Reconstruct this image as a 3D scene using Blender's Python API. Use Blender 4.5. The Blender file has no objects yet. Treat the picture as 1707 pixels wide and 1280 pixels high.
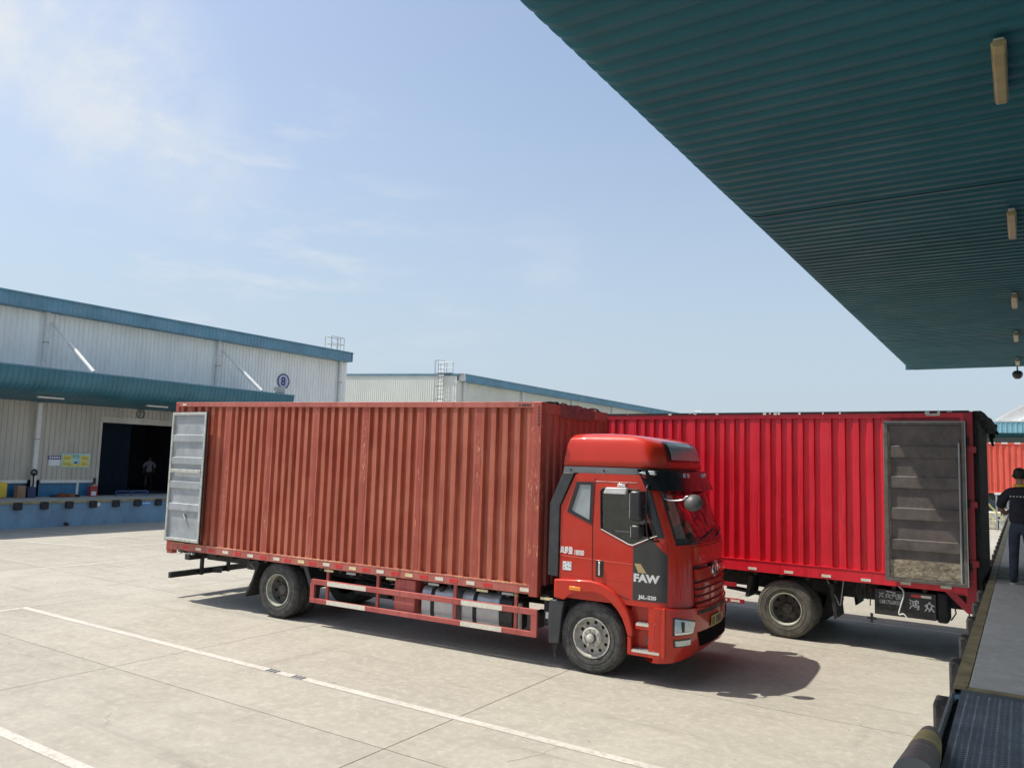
import bpy, bmesh, math, random
from mathutils import Vector, Matrix
from mathutils.geometry import tessellate_polygon
random.seed(7)
S = bpy.context.scene
COL = S.collection
R = math.radians

# ------------------------------------------------------------------ camera, sky, sun
cd = bpy.data.cameras.new('camera')
cam = bpy.data.objects.new('camera', cd); COL.objects.link(cam); S.camera = cam
yaw, pitch, roll = -0.5779, 0.0976, 0.0301
fw = Vector((math.cos(pitch)*math.sin(yaw), math.cos(pitch)*math.cos(yaw), math.sin(pitch)))
rt = Vector((math.cos(yaw), -math.sin(yaw), 0)); up = rt.cross(fw)
r2 = rt*math.cos(roll)+up*math.sin(roll); u2 = -rt*math.sin(roll)+up*math.cos(roll)
mw = Matrix((r2, u2, -fw)).transposed().to_4x4(); mw.translation = Vector((0, 0, 2.9136))
cam.matrix_world = mw
cd.sensor_width = 36; cd.lens = 36*1306.2/1707; cd.clip_start = 0.05; cd.clip_end = 3000

SUNV = Vector((-0.535, -0.217, 1.0)).normalized()
sl = bpy.data.lights.new('sun', 'SUN'); sl.energy = 4.3; sl.angle = R(0.53); sl.color = (1.0, 0.94, 0.83)
so = bpy.data.objects.new('sun', sl); COL.objects.link(so)
so.rotation_euler = SUNV.to_track_quat('Z', 'Y').to_euler(); so.location = (-20, -10, 40)

W = bpy.data.worlds.new('World'); S.world = W; W.use_nodes = True
nt = W.node_tree; nt.nodes.clear()
def N(nt, t, **k):
    n = nt.nodes.new(t)
    for a, b in k.items(): setattr(n, a, b)
    return n
out = N(nt, 'ShaderNodeOutputWorld'); bg = N(nt, 'ShaderNodeBackground'); bg.inputs['Strength'].default_value = 0.148
sky = N(nt, 'ShaderNodeTexSky', sky_type='NISHITA', sun_disc=False)
sky.sun_elevation = math.asin(SUNV.z); sky.sun_rotation = math.atan2(SUNV.x, SUNV.y)
sky.air_density = 1.0; sky.dust_density = 2.2; sky.ozone_density = 1.0; sky.altitude = 0
tc = N(nt, 'ShaderNodeTexCoord')
def math_n(nt, op, a, b=None, clamp=False):
    n = N(nt, 'ShaderNodeMath', operation=op, use_clamp=clamp)
    for i, v in enumerate((a, b)):
        if v is None: continue
        if isinstance(v, (int, float)): n.inputs[i].default_value = v
        else: nt.links.new(v, n.inputs[i])
    return n.outputs[0]
def maprange(nt, v, a, b, c=0, d=1):
    n = N(nt, 'ShaderNodeMapRange', interpolation_type='SMOOTHSTEP')
    nt.links.new(v, n.inputs[0])
    for i, q in enumerate((a, b, c, d)): n.inputs[i+1].default_value = q
    return n.outputs[0]
def noise(nt, vec, scale, detail=6, rough=.6, sc=(1, 1, 1), rot=(0, 0, 0)):
    m = N(nt, 'ShaderNodeMapping'); m.inputs['Scale'].default_value = sc; m.inputs['Rotation'].default_value = rot
    nt.links.new(vec, m.inputs[0])
    n = N(nt, 'ShaderNodeTexNoise'); n.inputs['Scale'].default_value = scale; n.inputs['Detail'].default_value = detail
    n.inputs['Roughness'].default_value = rough
    nt.links.new(m.outputs[0], n.inputs['Vector']); return n.outputs[0]
def mixc(nt, f, a, b, mode='MIX'):
    n = N(nt, 'ShaderNodeMix', data_type='RGBA', blend_type=mode)
    for s, v in ((0, f), (6, a), (7, b)):
        if isinstance(v, (int, float)): n.inputs[s].default_value = v
        elif isinstance(v, (tuple, list)): n.inputs[s].default_value = (*v[:3], 1)
        else: nt.links.new(v, n.inputs[s])
    return n.outputs[2]
D = tc.outputs['Generated']
sep = N(nt, 'ShaderNodeSeparateXYZ'); nt.links.new(D, sep.inputs[0])
# pale haze towards the horizon, bluer overhead
hz = maprange(nt, sep.outputs[2], -0.05, 0.55, 0.92, 0.22)
c0 = mixc(nt, hz, sky.outputs[0], (2.85, 3.42, 3.95))
# cirrus: a broad feathered sheet on one side of the sky, small wisps elsewhere
CLOUDS = (((-.827, .355, .437), .17, .03, .95), ((-.815, .425, .392), .16, .03, .85), ((-.80, .487, .352), .13, .02, .6), ((-.775, .545, .318), .10, .01, .42))
def near(dirv, r0, r1):
    d = N(nt, 'ShaderNodeVectorMath', operation='DISTANCE'); nt.links.new(D, d.inputs[0]); d.inputs[1].default_value = dirv
    return maprange(nt, d.outputs['Value'], r0, r1, 0, 1)
n1 = noise(nt, D, 2.6, 9, .58, (1.0, 1.0, 1.0), (0.5, 0.2, 0.3))
n2 = noise(nt, D, 7, 8, .62, (1, 1, 4.0), (0.2, 0.5, -0.4))
n3 = noise(nt, D, 3.0, 9, .62, (1.0, 5.0, 5.0), (0.9, 0.35, 0.75))
msk = None
for (dv_, r0, r1, w_) in CLOUDS:
    q_ = math_n(nt, 'MULTIPLY', near(dv_, r0, r1), w_); msk = q_ if msk is None else math_n(nt, 'MAXIMUM', msk, q_)
feather = math_n(nt, 'ADD', math_n(nt, 'MULTIPLY', maprange(nt, n3, .30, .66), .62), math_n(nt, 'MULTIPLY', maprange(nt, n1, .35, .6), .38))
cl1 = math_n(nt, 'MULTIPLY', feather, msk)
cl2 = math_n(nt, 'MULTIPLY', maprange(nt, n2, .50, .74), near((-.76, .57, .27), .26, .05))
cl3 = math_n(nt, 'MULTIPLY', maprange(nt, n1, .35, .65), near((-.495, .832, .25), .075, .015))
cl4 = math_n(nt, 'MULTIPLY', maprange(nt, n2, .45, .8), near((-.62, .76, .18), .30, .06))
cl = math_n(nt, 'ADD', cl1, math_n(nt, 'ADD', math_n(nt, 'MULTIPLY', cl2, .40), math_n(nt, 'ADD', math_n(nt, 'MULTIPLY', cl3, .30), math_n(nt, 'MULTIPLY', cl4, .18))), True)
c1 = mixc(nt, cl, c0, (4.3, 4.45, 4.6))
nt.links.new(c1, bg.inputs[0]); nt.links.new(bg.outputs[0], out.inputs[0])
S.view_settings.view_transform = 'Standard'; S.view_settings.look = 'None'
S.view_settings.exposure = 0.34; S.view_settings.gamma = 1.0; S.view_settings.use_curve_mapping = False
S.render.film_transparent = False
try:
    S.cycles.max_bounces = 6; S.cycles.transparent_max_bounces = 8; S.cycles.use_denoising = True
except Exception: pass

# ------------------------------------------------------------------ helpers
def smooth(pts, n=5):
    P = [Vector(p) for p in pts]; P = [P[0]]+P+[P[-1]]; o_ = []
    for i in range(1, len(P)-2):
        for k in range(n):
            t = k/n; a, b, c, d = P[i-1:i+3]
            o_.append(.5*((2*b)+(c-a)*t+(2*a-5*b+4*c-d)*t*t+(3*b-a-3*c+d)*t**3))
    return o_+[P[-2]]
class MB:
    def __init__(s): s.v = []; s.f = []; s.mi = []; s.cur = 0
    def add(s, vs, fs):
        o = len(s.v); s.v += [tuple(q) for q in vs]
        for f in fs: s.f.append([o+i for i in f]); s.mi.append(s.cur)
        return s
    def box(s, x0, x1, y0, y1, z0, z1):
        return s.add([(x0,y0,z0),(x1,y0,z0),(x1,y1,z0),(x0,y1,z0),(x0,y0,z1),(x1,y0,z1),(x1,y1,z1),(x0,y1,z1)],
                     [(0,3,2,1),(4,5,6,7),(0,1,5,4),(1,2,6,5),(2,3,7,6),(3,0,4,7)])
    def bar(s, a, b, w, h=None, upv=(0,0,1)):
        a, b = Vector(a), Vector(b); h = h or w; d = (b-a).normalized(); u = Vector(upv)
        if abs(d.dot(u)) > .95: u = Vector((1,0,0))
        r = d.cross(u).normalized()*w/2; t = r.cross(d).normalized()*h/2
        return s.add([a-r-t, a+r-t, a+r+t, a-r+t, b-r-t, b+r-t, b+r+t, b-r+t],
                     [(0,3,2,1),(4,5,6,7),(0,1,5,4),(1,2,6,5),(2,3,7,6),(3,0,4,7)])
    def tube(s, pts, r, n=8, cap=True):
        P = [Vector(p) for p in pts]; rr = r if isinstance(r, (list, tuple)) else [r]*len(P); vs = []; fs = []
        ref = None
        for i, p in enumerate(P):
            d = ((P[min(i+1, len(P)-1)]-P[max(i-1, 0)])).normalized()
            if ref is None: ref = Vector((0,0,1)) if abs(d.z) < .9 else Vector((1,0,0))
            a = d.cross(ref).normalized(); b = a.cross(d).normalized(); ref = b
            for k in range(n):
                t = 2*math.pi*k/n; vs.append(p+(a*math.cos(t)+b*math.sin(t))*rr[i])
        for i in range(len(P)-1):
            for k in range(n):
                q = (k+1) % n; fs.append((i*n+k, i*n+q, (i+1)*n+q, (i+1)*n+k))
        if cap: fs.append(tuple(range(n))[::-1]); fs.append(tuple((len(P)-1)*n+k for k in range(n)))
        return s.add(vs, fs)
    def lathe(s, prof, o, ax='y', n=32, close=False):
        # prof: (radius, height along axis)
        vs = []; fs = []; o = Vector(o)
        for (r, h) in prof:
            for k in range(n):
                t = 2*math.pi*k/n; c, q = r*math.cos(t), r*math.sin(t)
                vs.append(o+Vector({'y': (c, h, q), 'x': (h, c, q), 'z': (c, q, h)}[ax]))
        m = len(prof)
        for i in range(m-1 if not close else m):
            for k in range(n):
                q = (k+1) % n; j = (i+1) % m; fs.append((i*n+k, i*n+q, j*n+q, j*n+k))
        if not close:
            if prof[0][0] > 1e-4: pass
        return s.add(vs, fs)
    def prism(s, poly, ax, a, b):
        # poly in the two other axes; extruded from a to b along ax
        n = len(poly)
        def P(p, h): return {'y': (p[0], h, p[1]), 'x': (h, p[0], p[1]), 'z': (p[0], p[1], h)}[ax]
        return s.add([P(p, a) for p in poly]+[P(p, b) for p in poly],
                     [tuple(range(n))[::-1], tuple(range(n, 2*n))]+[(i, (i+1) % n, n+(i+1) % n, n+i) for i in range(n)])
    def holed(s, outer, holes, ax, a, b):
        loops = [outer]+list(holes); fl = [p for l in loops for p in l]; n = len(fl)
        def P(p, h): return {'y': (p[0], h, p[1]), 'x': (h, p[0], p[1]), 'z': (p[0], p[1], h)}[ax]
        tr = tessellate_polygon([[Vector((p[0], p[1], 0)) for p in l] for l in loops])
        fs = [tuple(t) for t in tr]+[tuple(n+i for i in t)[::-1] for t in tr]; o = 0
        for l in loops:
            m = len(l)
            for i in range(m): fs.append((o+i, o+(i+1) % m, n+o+(i+1) % m, n+o+i))
            o += m
        return s.add([P(p, a) for p in fl]+[P(p, b) for p in fl], fs)
    def grid(s, fn, us, vs_):
        o = []; nu = len(us)
        for v in vs_:
            for u in us: o.append(fn(u, v))
        f = [(j*nu+i, j*nu+i+1, (j+1)*nu+i+1, (j+1)*nu+i) for j in range(len(vs_)-1) for i in range(nu-1)]
        return s.add(o, f)
    def rings(s, rs, cap0=False, cap1=False, close=True):
        n = len(rs[0]); vs = [p for r in rs for p in r]; fs = []
        for i in range(len(rs)-1):
            for k in range(n if close else n-1):
                q = (k+1) % n; fs.append((i*n+k, i*n+q, (i+1)*n+q, (i+1)*n+k))
        if cap0: fs.append(tuple(range(n))[::-1])
        if cap1: fs.append(tuple((len(rs)-1)*n+k for k in range(n)))
        return s.add(vs, fs)
    def build(s, name, mats, parent=None, smooth=0, bevel=0, recalc=True, solid=0, sub=0, **props):
        me = bpy.data.meshes.new(name); me.from_pydata(s.v, [], s.f)
        if not isinstance(mats, (list, tuple)): mats = [mats]
        for m in mats: me.materials.append(m)
        if len(mats) > 1: me.polygons.foreach_set('material_index', s.mi)
        if recalc:
            bm = bmesh.new(); bm.from_mesh(me); bmesh.ops.recalc_face_normals(bm, faces=bm.faces); bm.to_mesh(me); bm.free()
        me.update()
        if smooth:
            me.shade_smooth(); me.set_sharp_from_angle(angle=R(smooth))
        o = bpy.data.objects.new(name, me); COL.objects.link(o)
        if parent: o.parent = parent
        if solid:
            m = o.modifiers.new('s', 'SOLIDIFY'); m.thickness = solid; m.offset = 0
        if bevel:
            m = o.modifiers.new('b', 'BEVEL'); m.width = bevel; m.segments = 2; m.limit_method = 'ANGLE'; m.angle_limit = R(40)
            if not smooth:
                me.shade_smooth(); me.set_sharp_from_angle(angle=R(35))
        if sub:
            m = o.modifiers.new('u', 'SUBSURF'); m.levels = sub; m.render_levels = sub
        for k, v in props.items(): o[k] = v
        return o
def inst(o, parent=None, loc=None, **props):
    c = o.copy(); COL.objects.link(c)
    if parent is not None: c.parent = parent
    if loc is not None: c.location = loc
    for k, v in props.items(): c[k] = v
    return c
def thing(name, label, cat, loc=(0,0,0), rz=0, group=None):
    o = bpy.data.objects.new(name, None); COL.objects.link(o); o.empty_display_size = .3
    o.location = loc; o.rotation_euler = (0, 0, rz); o['label'] = label; o['category'] = cat
    if group: o['group'] = group
    return o
def tag(o, label, cat, group=None):
    o['label'] = label; o['category'] = cat
    if group: o['group'] = group
    return o
FONT = {}
def text_mb(txt, size, fn, sx=1.0, thick=0.0):
    """flat lettering; fn maps (x along text, z up) to 3-D"""
    c = bpy.data.curves.new('t', 'FONT'); c.body = txt; c.size = size; c.align_x = 'LEFT'; c.resolution_u = 3
    c.offset = thick
    o = bpy.data.objects.new('t', c); COL.objects.link(o)
    dg = bpy.context.evaluated_depsgraph_get(); me = bpy.data.meshes.new_from_object(o.evaluated_get(dg))
    m = MB(); m.add([fn(v.co.x*sx, v.co.y) for v in me.vertices], [tuple(p.vertices) for p in me.polygons])
    bpy.data.objects.remove(o); bpy.data.meshes.remove(me); bpy.data.curves.remove(c)
    return m

# ------------------------------------------------------------------ materials
def new_mat(name):
    m = bpy.data.materials.new(name); m.use_nodes = True; t = m.node_tree
    return m, t, t.nodes['Principled BSDF']
def mat(name, col, rough=.6, metal=0, coat=0, var=.12, vs=3.0, bump=0, bs=40, sc=(1,1,1), spec=.5, dust=None, dustamt=0, world=False, emis=None):
    m, t, b = new_mat(name)
    tcn = N(t, 'ShaderNodeTexCoord'); V = tcn.outputs['Object']
    if world:
        g = N(t, 'ShaderNodeNewGeometry'); V = g.outputs['Position']
    n = noise(t, V, vs, 6, .6, sc)
    lo = tuple(max(0, c*(1-var)) for c in col); hi = tuple(min(1, c*(1+var)) for c in col)
    c = mixc(t, maprange(t, n, .3, .7), lo, hi)
    if dust:
        n2 = noise(t, V, vs*2.3, 8, .7, sc); c = mixc(t, math_n(t, 'MULTIPLY', maprange(t, n2, .4, .72), dustamt), c, dust)
    t.links.new(c, b.inputs['Base Color'])
    rn = noise(t, V, vs*1.7, 5, .6)
    t.links.new(maprange(t, rn, .25, .75, max(.02, rough-.08), min(1, rough+.08)), b.inputs['Roughness'])
    b.inputs['Metallic'].default_value = metal; b.inputs['Coat Weight'].default_value = coat; b.inputs['Coat Roughness'].default_value = .06
    b.inputs['Specular IOR Level'].default_value = spec
    if bump:
        bn = noise(t, V, bs, 6, .6); bp = N(t, 'ShaderNodeBump'); bp.inputs['Strength'].default_value = bump; bp.inputs['Distance'].default_value = .01
        t.links.new(bn, bp.inputs['Height']); t.links.new(bp.outputs[0], b.inputs['Normal'])
    if emis:
        b.inputs['Emission Color'].default_value = (*col, 1); b.inputs['Emission Strength'].default_value = emis
    return m
def worn(name, base, fade, chip, chips=.5, rough=.55, streak=(24, 24, 2.2), low=0.0, pale=(.62,.5,.42)):
    """old container paint: faded patches, vertical grime streaks, flaking chips"""
    m, t, b = new_mat(name); tcn = N(t, 'ShaderNodeTexCoord'); V = tcn.outputs['Object']
    f1 = noise(t, V, 1.1, 7, .65); c = mixc(t, maprange(t, f1, .30, .70), base, fade)
    s = noise(t, V, 1.0, 7, .7, (9, 9, .7)); dk = tuple(q*.62 for q in base)
    c = mixc(t, math_n(t, 'MULTIPLY', maprange(t, s, .48, .70), .75), c, dk)
    s2 = noise(t, V, 1.0, 5, .6, (16, 16, .5), (0, 0, .4)); c = mixc(t, math_n(t, 'MULTIPLY', maprange(t, s2, .56, .80), .30), c, tuple(min(1, q*1.25+.03) for q in fade))
    k = noise(t, V, 1.0, 9, .78, streak); msk = noise(t, V, 1.3, 3, .5, (1, 1, 1.1))
    lo = .72-.16*chips
    kk = math_n(t, 'MULTIPLY', maprange(t, k, lo, lo+.035), maprange(t, msk, .46, .58))
    c = mixc(t, kk, c, chip)
    k2 = noise(t, V, 1.0, 9, .8, tuple(q*1.7 for q in streak), (.3, .2, .1))
    c = mixc(t, math_n(t, 'MULTIPLY', maprange(t, k2, lo+.03, lo+.05), maprange(t, msk, .5, .62)), c, pale)
    t.links.new(c, b.inputs['Base Color']); b.inputs['Roughness'].default_value = rough
    dent = noise(t, V, 2.6, 3, .5, (1, 1, .5)); fine = noise(t, V, 60, 3, .6)
    bp = N(t, 'ShaderNodeBump'); bp.inputs['Strength'].default_value = .35; bp.inputs['Distance'].default_value = .02
    t.links.new(math_n(t, 'ADD', dent, math_n(t, 'MULTIPLY', fine, .06)), bp.inputs['Height']); t.links.new(bp.outputs[0], b.inputs['Normal'])
    return m
def concrete(name, base, tint, joints=False, marks=.5):
    m, t, b = new_mat(name); g = N(t, 'ShaderNodeNewGeometry'); V = g.outputs['Position']
    oi = N(t, 'ShaderNodeObjectInfo')
    a = noise(t, V, .16, 5, .6); bb = noise(t, V, 1.3, 8, .72); c_ = noise(t, V, 9, 9, .75); s_ = noise(t, V, 70, 3, .8)
    c = mixc(t, maprange(t, a, .34, .66), base, tint)
    c = mixc(t, maprange(t, bb, .3, .74, .0, .55), c, tuple(q*.72 for q in base))
    c = mixc(t, maprange(t, c_, .44, .74, .0, .55), c, tuple(min(1, q*1.28) for q in tint))
    c = mixc(t, maprange(t, s_, .56, .74, .0, .38), c, tuple(q*.55 for q in base))
    # tyre scuffs: long dark smears running along the yard
    tm = noise(t, V, 1.0, 6, .6, (.20, 2.4, 1), (0, 0, .12)); tm2 = noise(t, V, .35, 3, .5)
    tk = math_n(t, 'MULTIPLY', maprange(t, tm, .54, .74), maprange(t, tm2, .42, .6)); c = mixc(t, math_n(t, 'MULTIPLY', tk, marks*1.2), c, tuple(q*.55 for q in base))
    tm3 = noise(t, V, 1.0, 6, .6, (2.0, .25, 1), (0, 0, -.5)); c = mixc(t, math_n(t, 'MULTIPLY', maprange(t, tm3, .60, .76), marks*.75), c, tuple(q*.5 for q in base))
    # oil drips
    vo = noise(t, V, 3.1, 2, .4); c = mixc(t, maprange(t, vo, .74, .80, 0, .45), c, tuple(q*.4 for q in base))
    vr = mixc(t, oi.outputs['Random'], (.93,.93,.93), (1.05,1.05,1.05)); c = mixc(t, 1.0, c, vr, 'MULTIPLY')
    t.links.new(c, b.inputs['Base Color']); t.links.new(maprange(t, bb, .3, .7, .72, .9), b.inputs['Roughness'])
    b.inputs['Specular IOR Level'].default_value = .35
    bp = N(t, 'ShaderNodeBump'); bp.inputs['Strength'].default_value = .5; bp.inputs['Distance'].default_value = .006
    t.links.new(math_n(t, 'ADD', c_, s_), bp.inputs['Height']); t.links.new(bp.outputs[0], b.inputs['Normal'])
    return m
def glass(name, tint, alpha, rough=.02):
    m, t, b = new_mat(name); t.nodes.remove(b); o = t.nodes['Material Output']
    gl = N(t, 'ShaderNodeBsdfGlossy'); gl.inputs['Roughness'].default_value = rough; gl.inputs['Color'].default_value = (.92,.95,.95,1)
    tr = N(t, 'ShaderNodeBsdfTransparent'); tr.inputs['Color'].default_value = (*tint, 1)
    fr = N(t, 'ShaderNodeFresnel'); fr.inputs['IOR'].default_value = alpha
    g = N(t, 'ShaderNodeNewGeometry'); nrm = noise(t, g.outputs['Position'], 1.2, 2, .5)
    mx = N(t, 'ShaderNodeMixShader'); t.links.new(fr.outputs[0], mx.inputs[0]); t.links.new(tr.outputs[0], mx.inputs[1]); t.links.new(gl.outputs[0], mx.inputs[2])
    t.links.new(mx.outputs[0], o.inputs[0]); return m

M = {}
M['conc'] = concrete('concrete_yard', (.330,.311,.264), (.395,.374,.324))
M['deck'] = concrete('concrete_dock', (.50,.485,.44), (.60,.585,.54), marks=1.0)
M['filler'] = mat('joint_filler', (.22,.20,.17), .9, var=.3, world=True)
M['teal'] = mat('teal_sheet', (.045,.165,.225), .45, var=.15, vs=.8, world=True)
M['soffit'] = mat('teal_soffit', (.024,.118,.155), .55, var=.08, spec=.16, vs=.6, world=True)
M['fascia'] = mat('blue_fascia', (.12,.27,.37), .5, var=.14, vs=.9, world=True, dust=(.26,.36,.43), dustamt=.35)
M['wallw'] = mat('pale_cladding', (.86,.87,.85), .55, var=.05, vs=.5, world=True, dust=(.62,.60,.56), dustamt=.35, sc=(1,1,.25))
M['wallshade'] = mat('shaded_cladding', (.50,.475,.42), .6, var=.08, vs=.6, world=True, dust=(.30,.28,.24), dustamt=.45, sc=(1,1,.3))  # cladding under the canopy: the canopy's shade is put into this darker colour
M['wallg'] = mat('creamy_cladding', (.72,.73,.66), .6, var=.05, vs=.5, world=True)
M['white'] = mat('white_pvc', (.72,.72,.70), .5, var=.05, dust=(.4,.39,.36), dustamt=.3)
M['galv'] = mat('galvanised', (.38,.40,.40), .45, metal=.5, var=.12)
M['bluewall'] = mat('blue_dock_paint', (.19,.32,.44), .75, var=.12, vs=.8, world=True, dust=(.12,.17,.24), dustamt=.5, sc=(1,1,.5))
M['bluebelt'] = mat('blue_sheet', (.03,.17,.33), .4, var=.12, world=True)
M['rubber'] = mat('black_rubber', (.020,.020,.021), .8, var=.3, vs=8, bump=.3, dust=(.09,.085,.075), dustamt=.4)
M['yellowdirty'] = mat('worn_yellow_steel', (.33,.27,.13), .6, var=.25, vs=3, world=True, dust=(.16,.14,.11), dustamt=.75)
M['yellow'] = mat('yellow_paint', (.72,.50,.05), .5, var=.1)
M['treadsteel'] = mat('polished_tread', (.42,.46,.50), .35, metal=.6, var=.25, vs=5, world=True)
M['plate'] = mat('chequer_steel', (.15,.18,.21), .5, metal=.3, var=.25, vs=3, world=True, dust=(.17,.16,.15), dustamt=.45)
M['paintline'] = None
M['black'] = mat('black_steel', (.022,.022,.024), .55, var=.3, vs=6, dust=(.10,.09,.075), dustamt=.35)
M['matteblack'] = mat('matte_black', (.008,.008,.008), .9, var=.2, spec=.05)
M['blackgloss'] = mat('black_trim', (.012,.012,.014), .25, var=.2, coat=.3)
M['darkplastic'] = mat('dark_plastic', (.035,.037,.042), .5, var=.15, dust=(.10,.10,.10), dustamt=.25)
M['greystrip'] = mat('grey_trim', (.12,.125,.125), .4, metal=.3, var=.12)
M['chassis'] = mat('chassis_black', (.018,.018,.02), .7, var=.4, vs=5, dust=(.08,.07,.055), dustamt=.6)
M['tyre'] = mat('dusty_tyre', (.050,.050,.048), .85, var=.3, vs=6, bump=.3, bs=30, dust=(.15,.145,.13), dustamt=.6)
M['tyremud'] = mat('muddy_tyre', (.10,.095,.08), .92, var=.3, vs=6, bump=.3, bs=30, dust=(.19,.175,.145), dustamt=.75)
M['rimwhite'] = mat('dirty_rim', (.50,.48,.43), .6, var=.2, vs=7, dust=(.16,.14,.11), dustamt=.7)
M['rimdark'] = mat('sooty_rim', (.07,.065,.06), .75, var=.35, vs=7, dust=(.17,.15,.12), dustamt=.5)
M['rimedge'] = mat('rim_edge', (.42,.43,.36), .55, var=.2, vs=9, dust=(.15,.14,.11), dustamt=.6)
M['tank'] = mat('tank_aluminium', (.50,.53,.55), .42, metal=.35, var=.1, dust=(.35,.34,.31), dustamt=.5)
M['chrome'] = mat('chrome', (.75,.75,.75), .16, metal=1, var=.05)
M['gold'] = mat('gold_print', (.42,.33,.16), .5, var=.05)
M['silver'] = mat('silver_print', (.62,.62,.62), .45, var=.08)
M['letter'] = mat('white_lettering', (.78,.78,.76), .6, var=.1, vs=20)
M['letterworn'] = mat('worn_grey_lettering', (.42,.43,.42), .7, var=.35, vs=30)
M['decal'] = mat('dark_decal', (.030,.030,.031), .38, var=.15, coat=.2)
M['redpaint'] = mat('cab_red', (.50,.024,.010), .36, coat=.75, spec=.15, var=.06, vs=2, dust=(.42,.10,.06), dustamt=.14)
M['redpaint2'] = mat('cab_fairing_red', (.54,.030,.012), .36, coat=.75, spec=.15, var=.06, vs=2)
M['amber'] = mat('amber_lens', (.85,.26,.03), .25, var=.05)
M['lens'] = mat('clear_lens', (.45,.50,.53), .14, metal=.6, var=.2, vs=30, coat=1)
M['reflred'] = mat('red_reflector', (.62,.03,.03), .4, var=.15, vs=20)
M['reflwhite'] = mat('white_reflector', (.74,.72,.62), .45, var=.1, vs=20, dust=(.5,.4,.28), dustamt=.5)
M['reflyel'] = mat('yellowed_reflector', (.72,.62,.36), .45, var=.1, vs=20)
M['blackplastic'] = mat('black_plastic', (.016,.016,.019), .38, var=.2, dust=(.06,.06,.06), dustamt=.3)
M['mirrorgrey'] = mat('grey_mirror_shell', (.075,.075,.072), .45, var=.1)
M['seat'] = mat('cab_trim', (.07,.065,.062), .8, var=.2)
M['boxred'] = worn('faded_box_red', (.40,.088,.050), (.49,.150,.090), (.75,.26,.08), .35)
M['boxseam'] = worn('flaking_box_red', (.34,.058,.040), (.40,.085,.058), (.80,.36,.16), 1.0, streak=(62, 62, 6.0), pale=(.85,.72,.58))
M['weldbead'] = worn('rust_bloom', (.52,.17,.10), (.66,.30,.20), (.85,.40,.14), 1.4, streak=(30,30,30), pale=(.8,.66,.55))
M['boxrail'] = worn('box_rail_red', (.42,.11,.085), (.50,.15,.115), (.62,.17,.07), .55, streak=(8, 30, 30))
M['guard'] = worn('guard_red', (.40,.075,.065), (.46,.12,.10), (.5,.2,.12), .2)
M['crim'] = worn('crimson_box', (.70,.010,.028), (.76,.024,.045), (.80,.32,.28), .45, rough=.38)
M['crimdark'] = worn('crimson_frame', (.36,.010,.022), (.40,.018,.03), (.5,.3,.25), .1, rough=.45)
M['oran'] = worn('orange_red_box', (.66,.085,.05), (.70,.12,.08), (.6,.4,.3), .1)
M['doorgrey'] = mat('grey_door_lining', (.34,.37,.39), .55, var=.12, vs=3, dust=(.22,.22,.21), dustamt=.5, bump=.2, bs=5)
M['doorframe'] = mat('pale_door_frame', (.50,.51,.47), .5, var=.15, vs=6, dust=(.2,.19,.16), dustamt=.5)
M['doorbrown'] = mat('brown_grey_lining', (.115,.095,.088), .6, var=.25, vs=3, dust=(.21,.18,.16), dustamt=.45, bump=.2, bs=5)
M['doorframed'] = mat('dull_door_frame', (.14,.13,.115), .5, metal=.3, var=.25, vs=6, dust=(.25,.23,.19), dustamt=.4)
M['inner'] = mat('dark_interior', (.03,.025,.025), .8, var=.2)
M['wood'] = mat('rotten_plywood', (.34,.29,.215), .9, var=.4, vs=9, bump=.9, bs=14, dust=(.10,.075,.045), dustamt=.9, sc=(1,1,1.6))
M['skin'] = mat('skin', (.36,.19,.13), .55, var=.08, vs=10)
M['hair'] = mat('black_hair', (.012,.010,.010), .6, var=.3, vs=30, bump=.5, bs=80)
M['shirt'] = mat('black_shirt', (.016,.016,.024), .85, var=.25, vs=6, bump=.5, bs=6)
M['jeans'] = mat('dark_jeans', (.035,.045,.07), .9, var=.3, vs=6, bump=.5, bs=8)
M['wshirt'] = mat('white_shirt', (.42,.44,.54), .85, var=.05, vs=6)
M['shoe'] = mat('black_shoe', (.03,.03,.03), .6, var=.2)
M['sole'] = mat('white_sole', (.7,.7,.68), .6, var=.1)
M['navy'] = mat('navy_paint', (.035,.045,.20), .6, var=.1)
M['greynum'] = mat('grey_paint', (.10,.11,.13), .6, var=.1)
M['lampy'] = mat('aged_lamp_cover', (.34,.29,.15), .45, var=.12, vs=4)
M['tarp'] = mat('black_tarpaulin', (.018,.018,.018), .8, var=.4, vs=5, bump=.8, bs=9)
M['rope'] = mat('yellow_rope', (.62,.56,.20), .8, var=.1)
M['wire'] = mat('white_cable', (.72,.72,.70), .5, var=.1)
M['cargo'] = mat('pale_cargo', (.55,.52,.42), .8, var=.3, vs=5)
M['glass'] = glass('clear_glass', (.80,.84,.82), 1.55)
M['glassdark'] = glass('tinted_windscreen', (.26,.27,.27), 2.6)
M['greyglass'] = mat('covered_pane', (.30,.34,.36), .35, var=.12, vs=3, coat=.6)
M['posterblue'] = mat('poster_blue', (.36,.58,.60), .5, var=.1)
M['posteryel'] = mat('poster_yellow', (.72,.62,.10), .5, var=.12, vs=6)
M['posterwhite'] = mat('poster_white', (.72,.75,.76), .5, var=.06)
M['purple'] = mat('poster_purple', (.08,.04,.24), .5, var=.1)
M['ext'] = mat('extinguisher_red', (.35,.04,.05), .5, var=.2)
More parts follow.
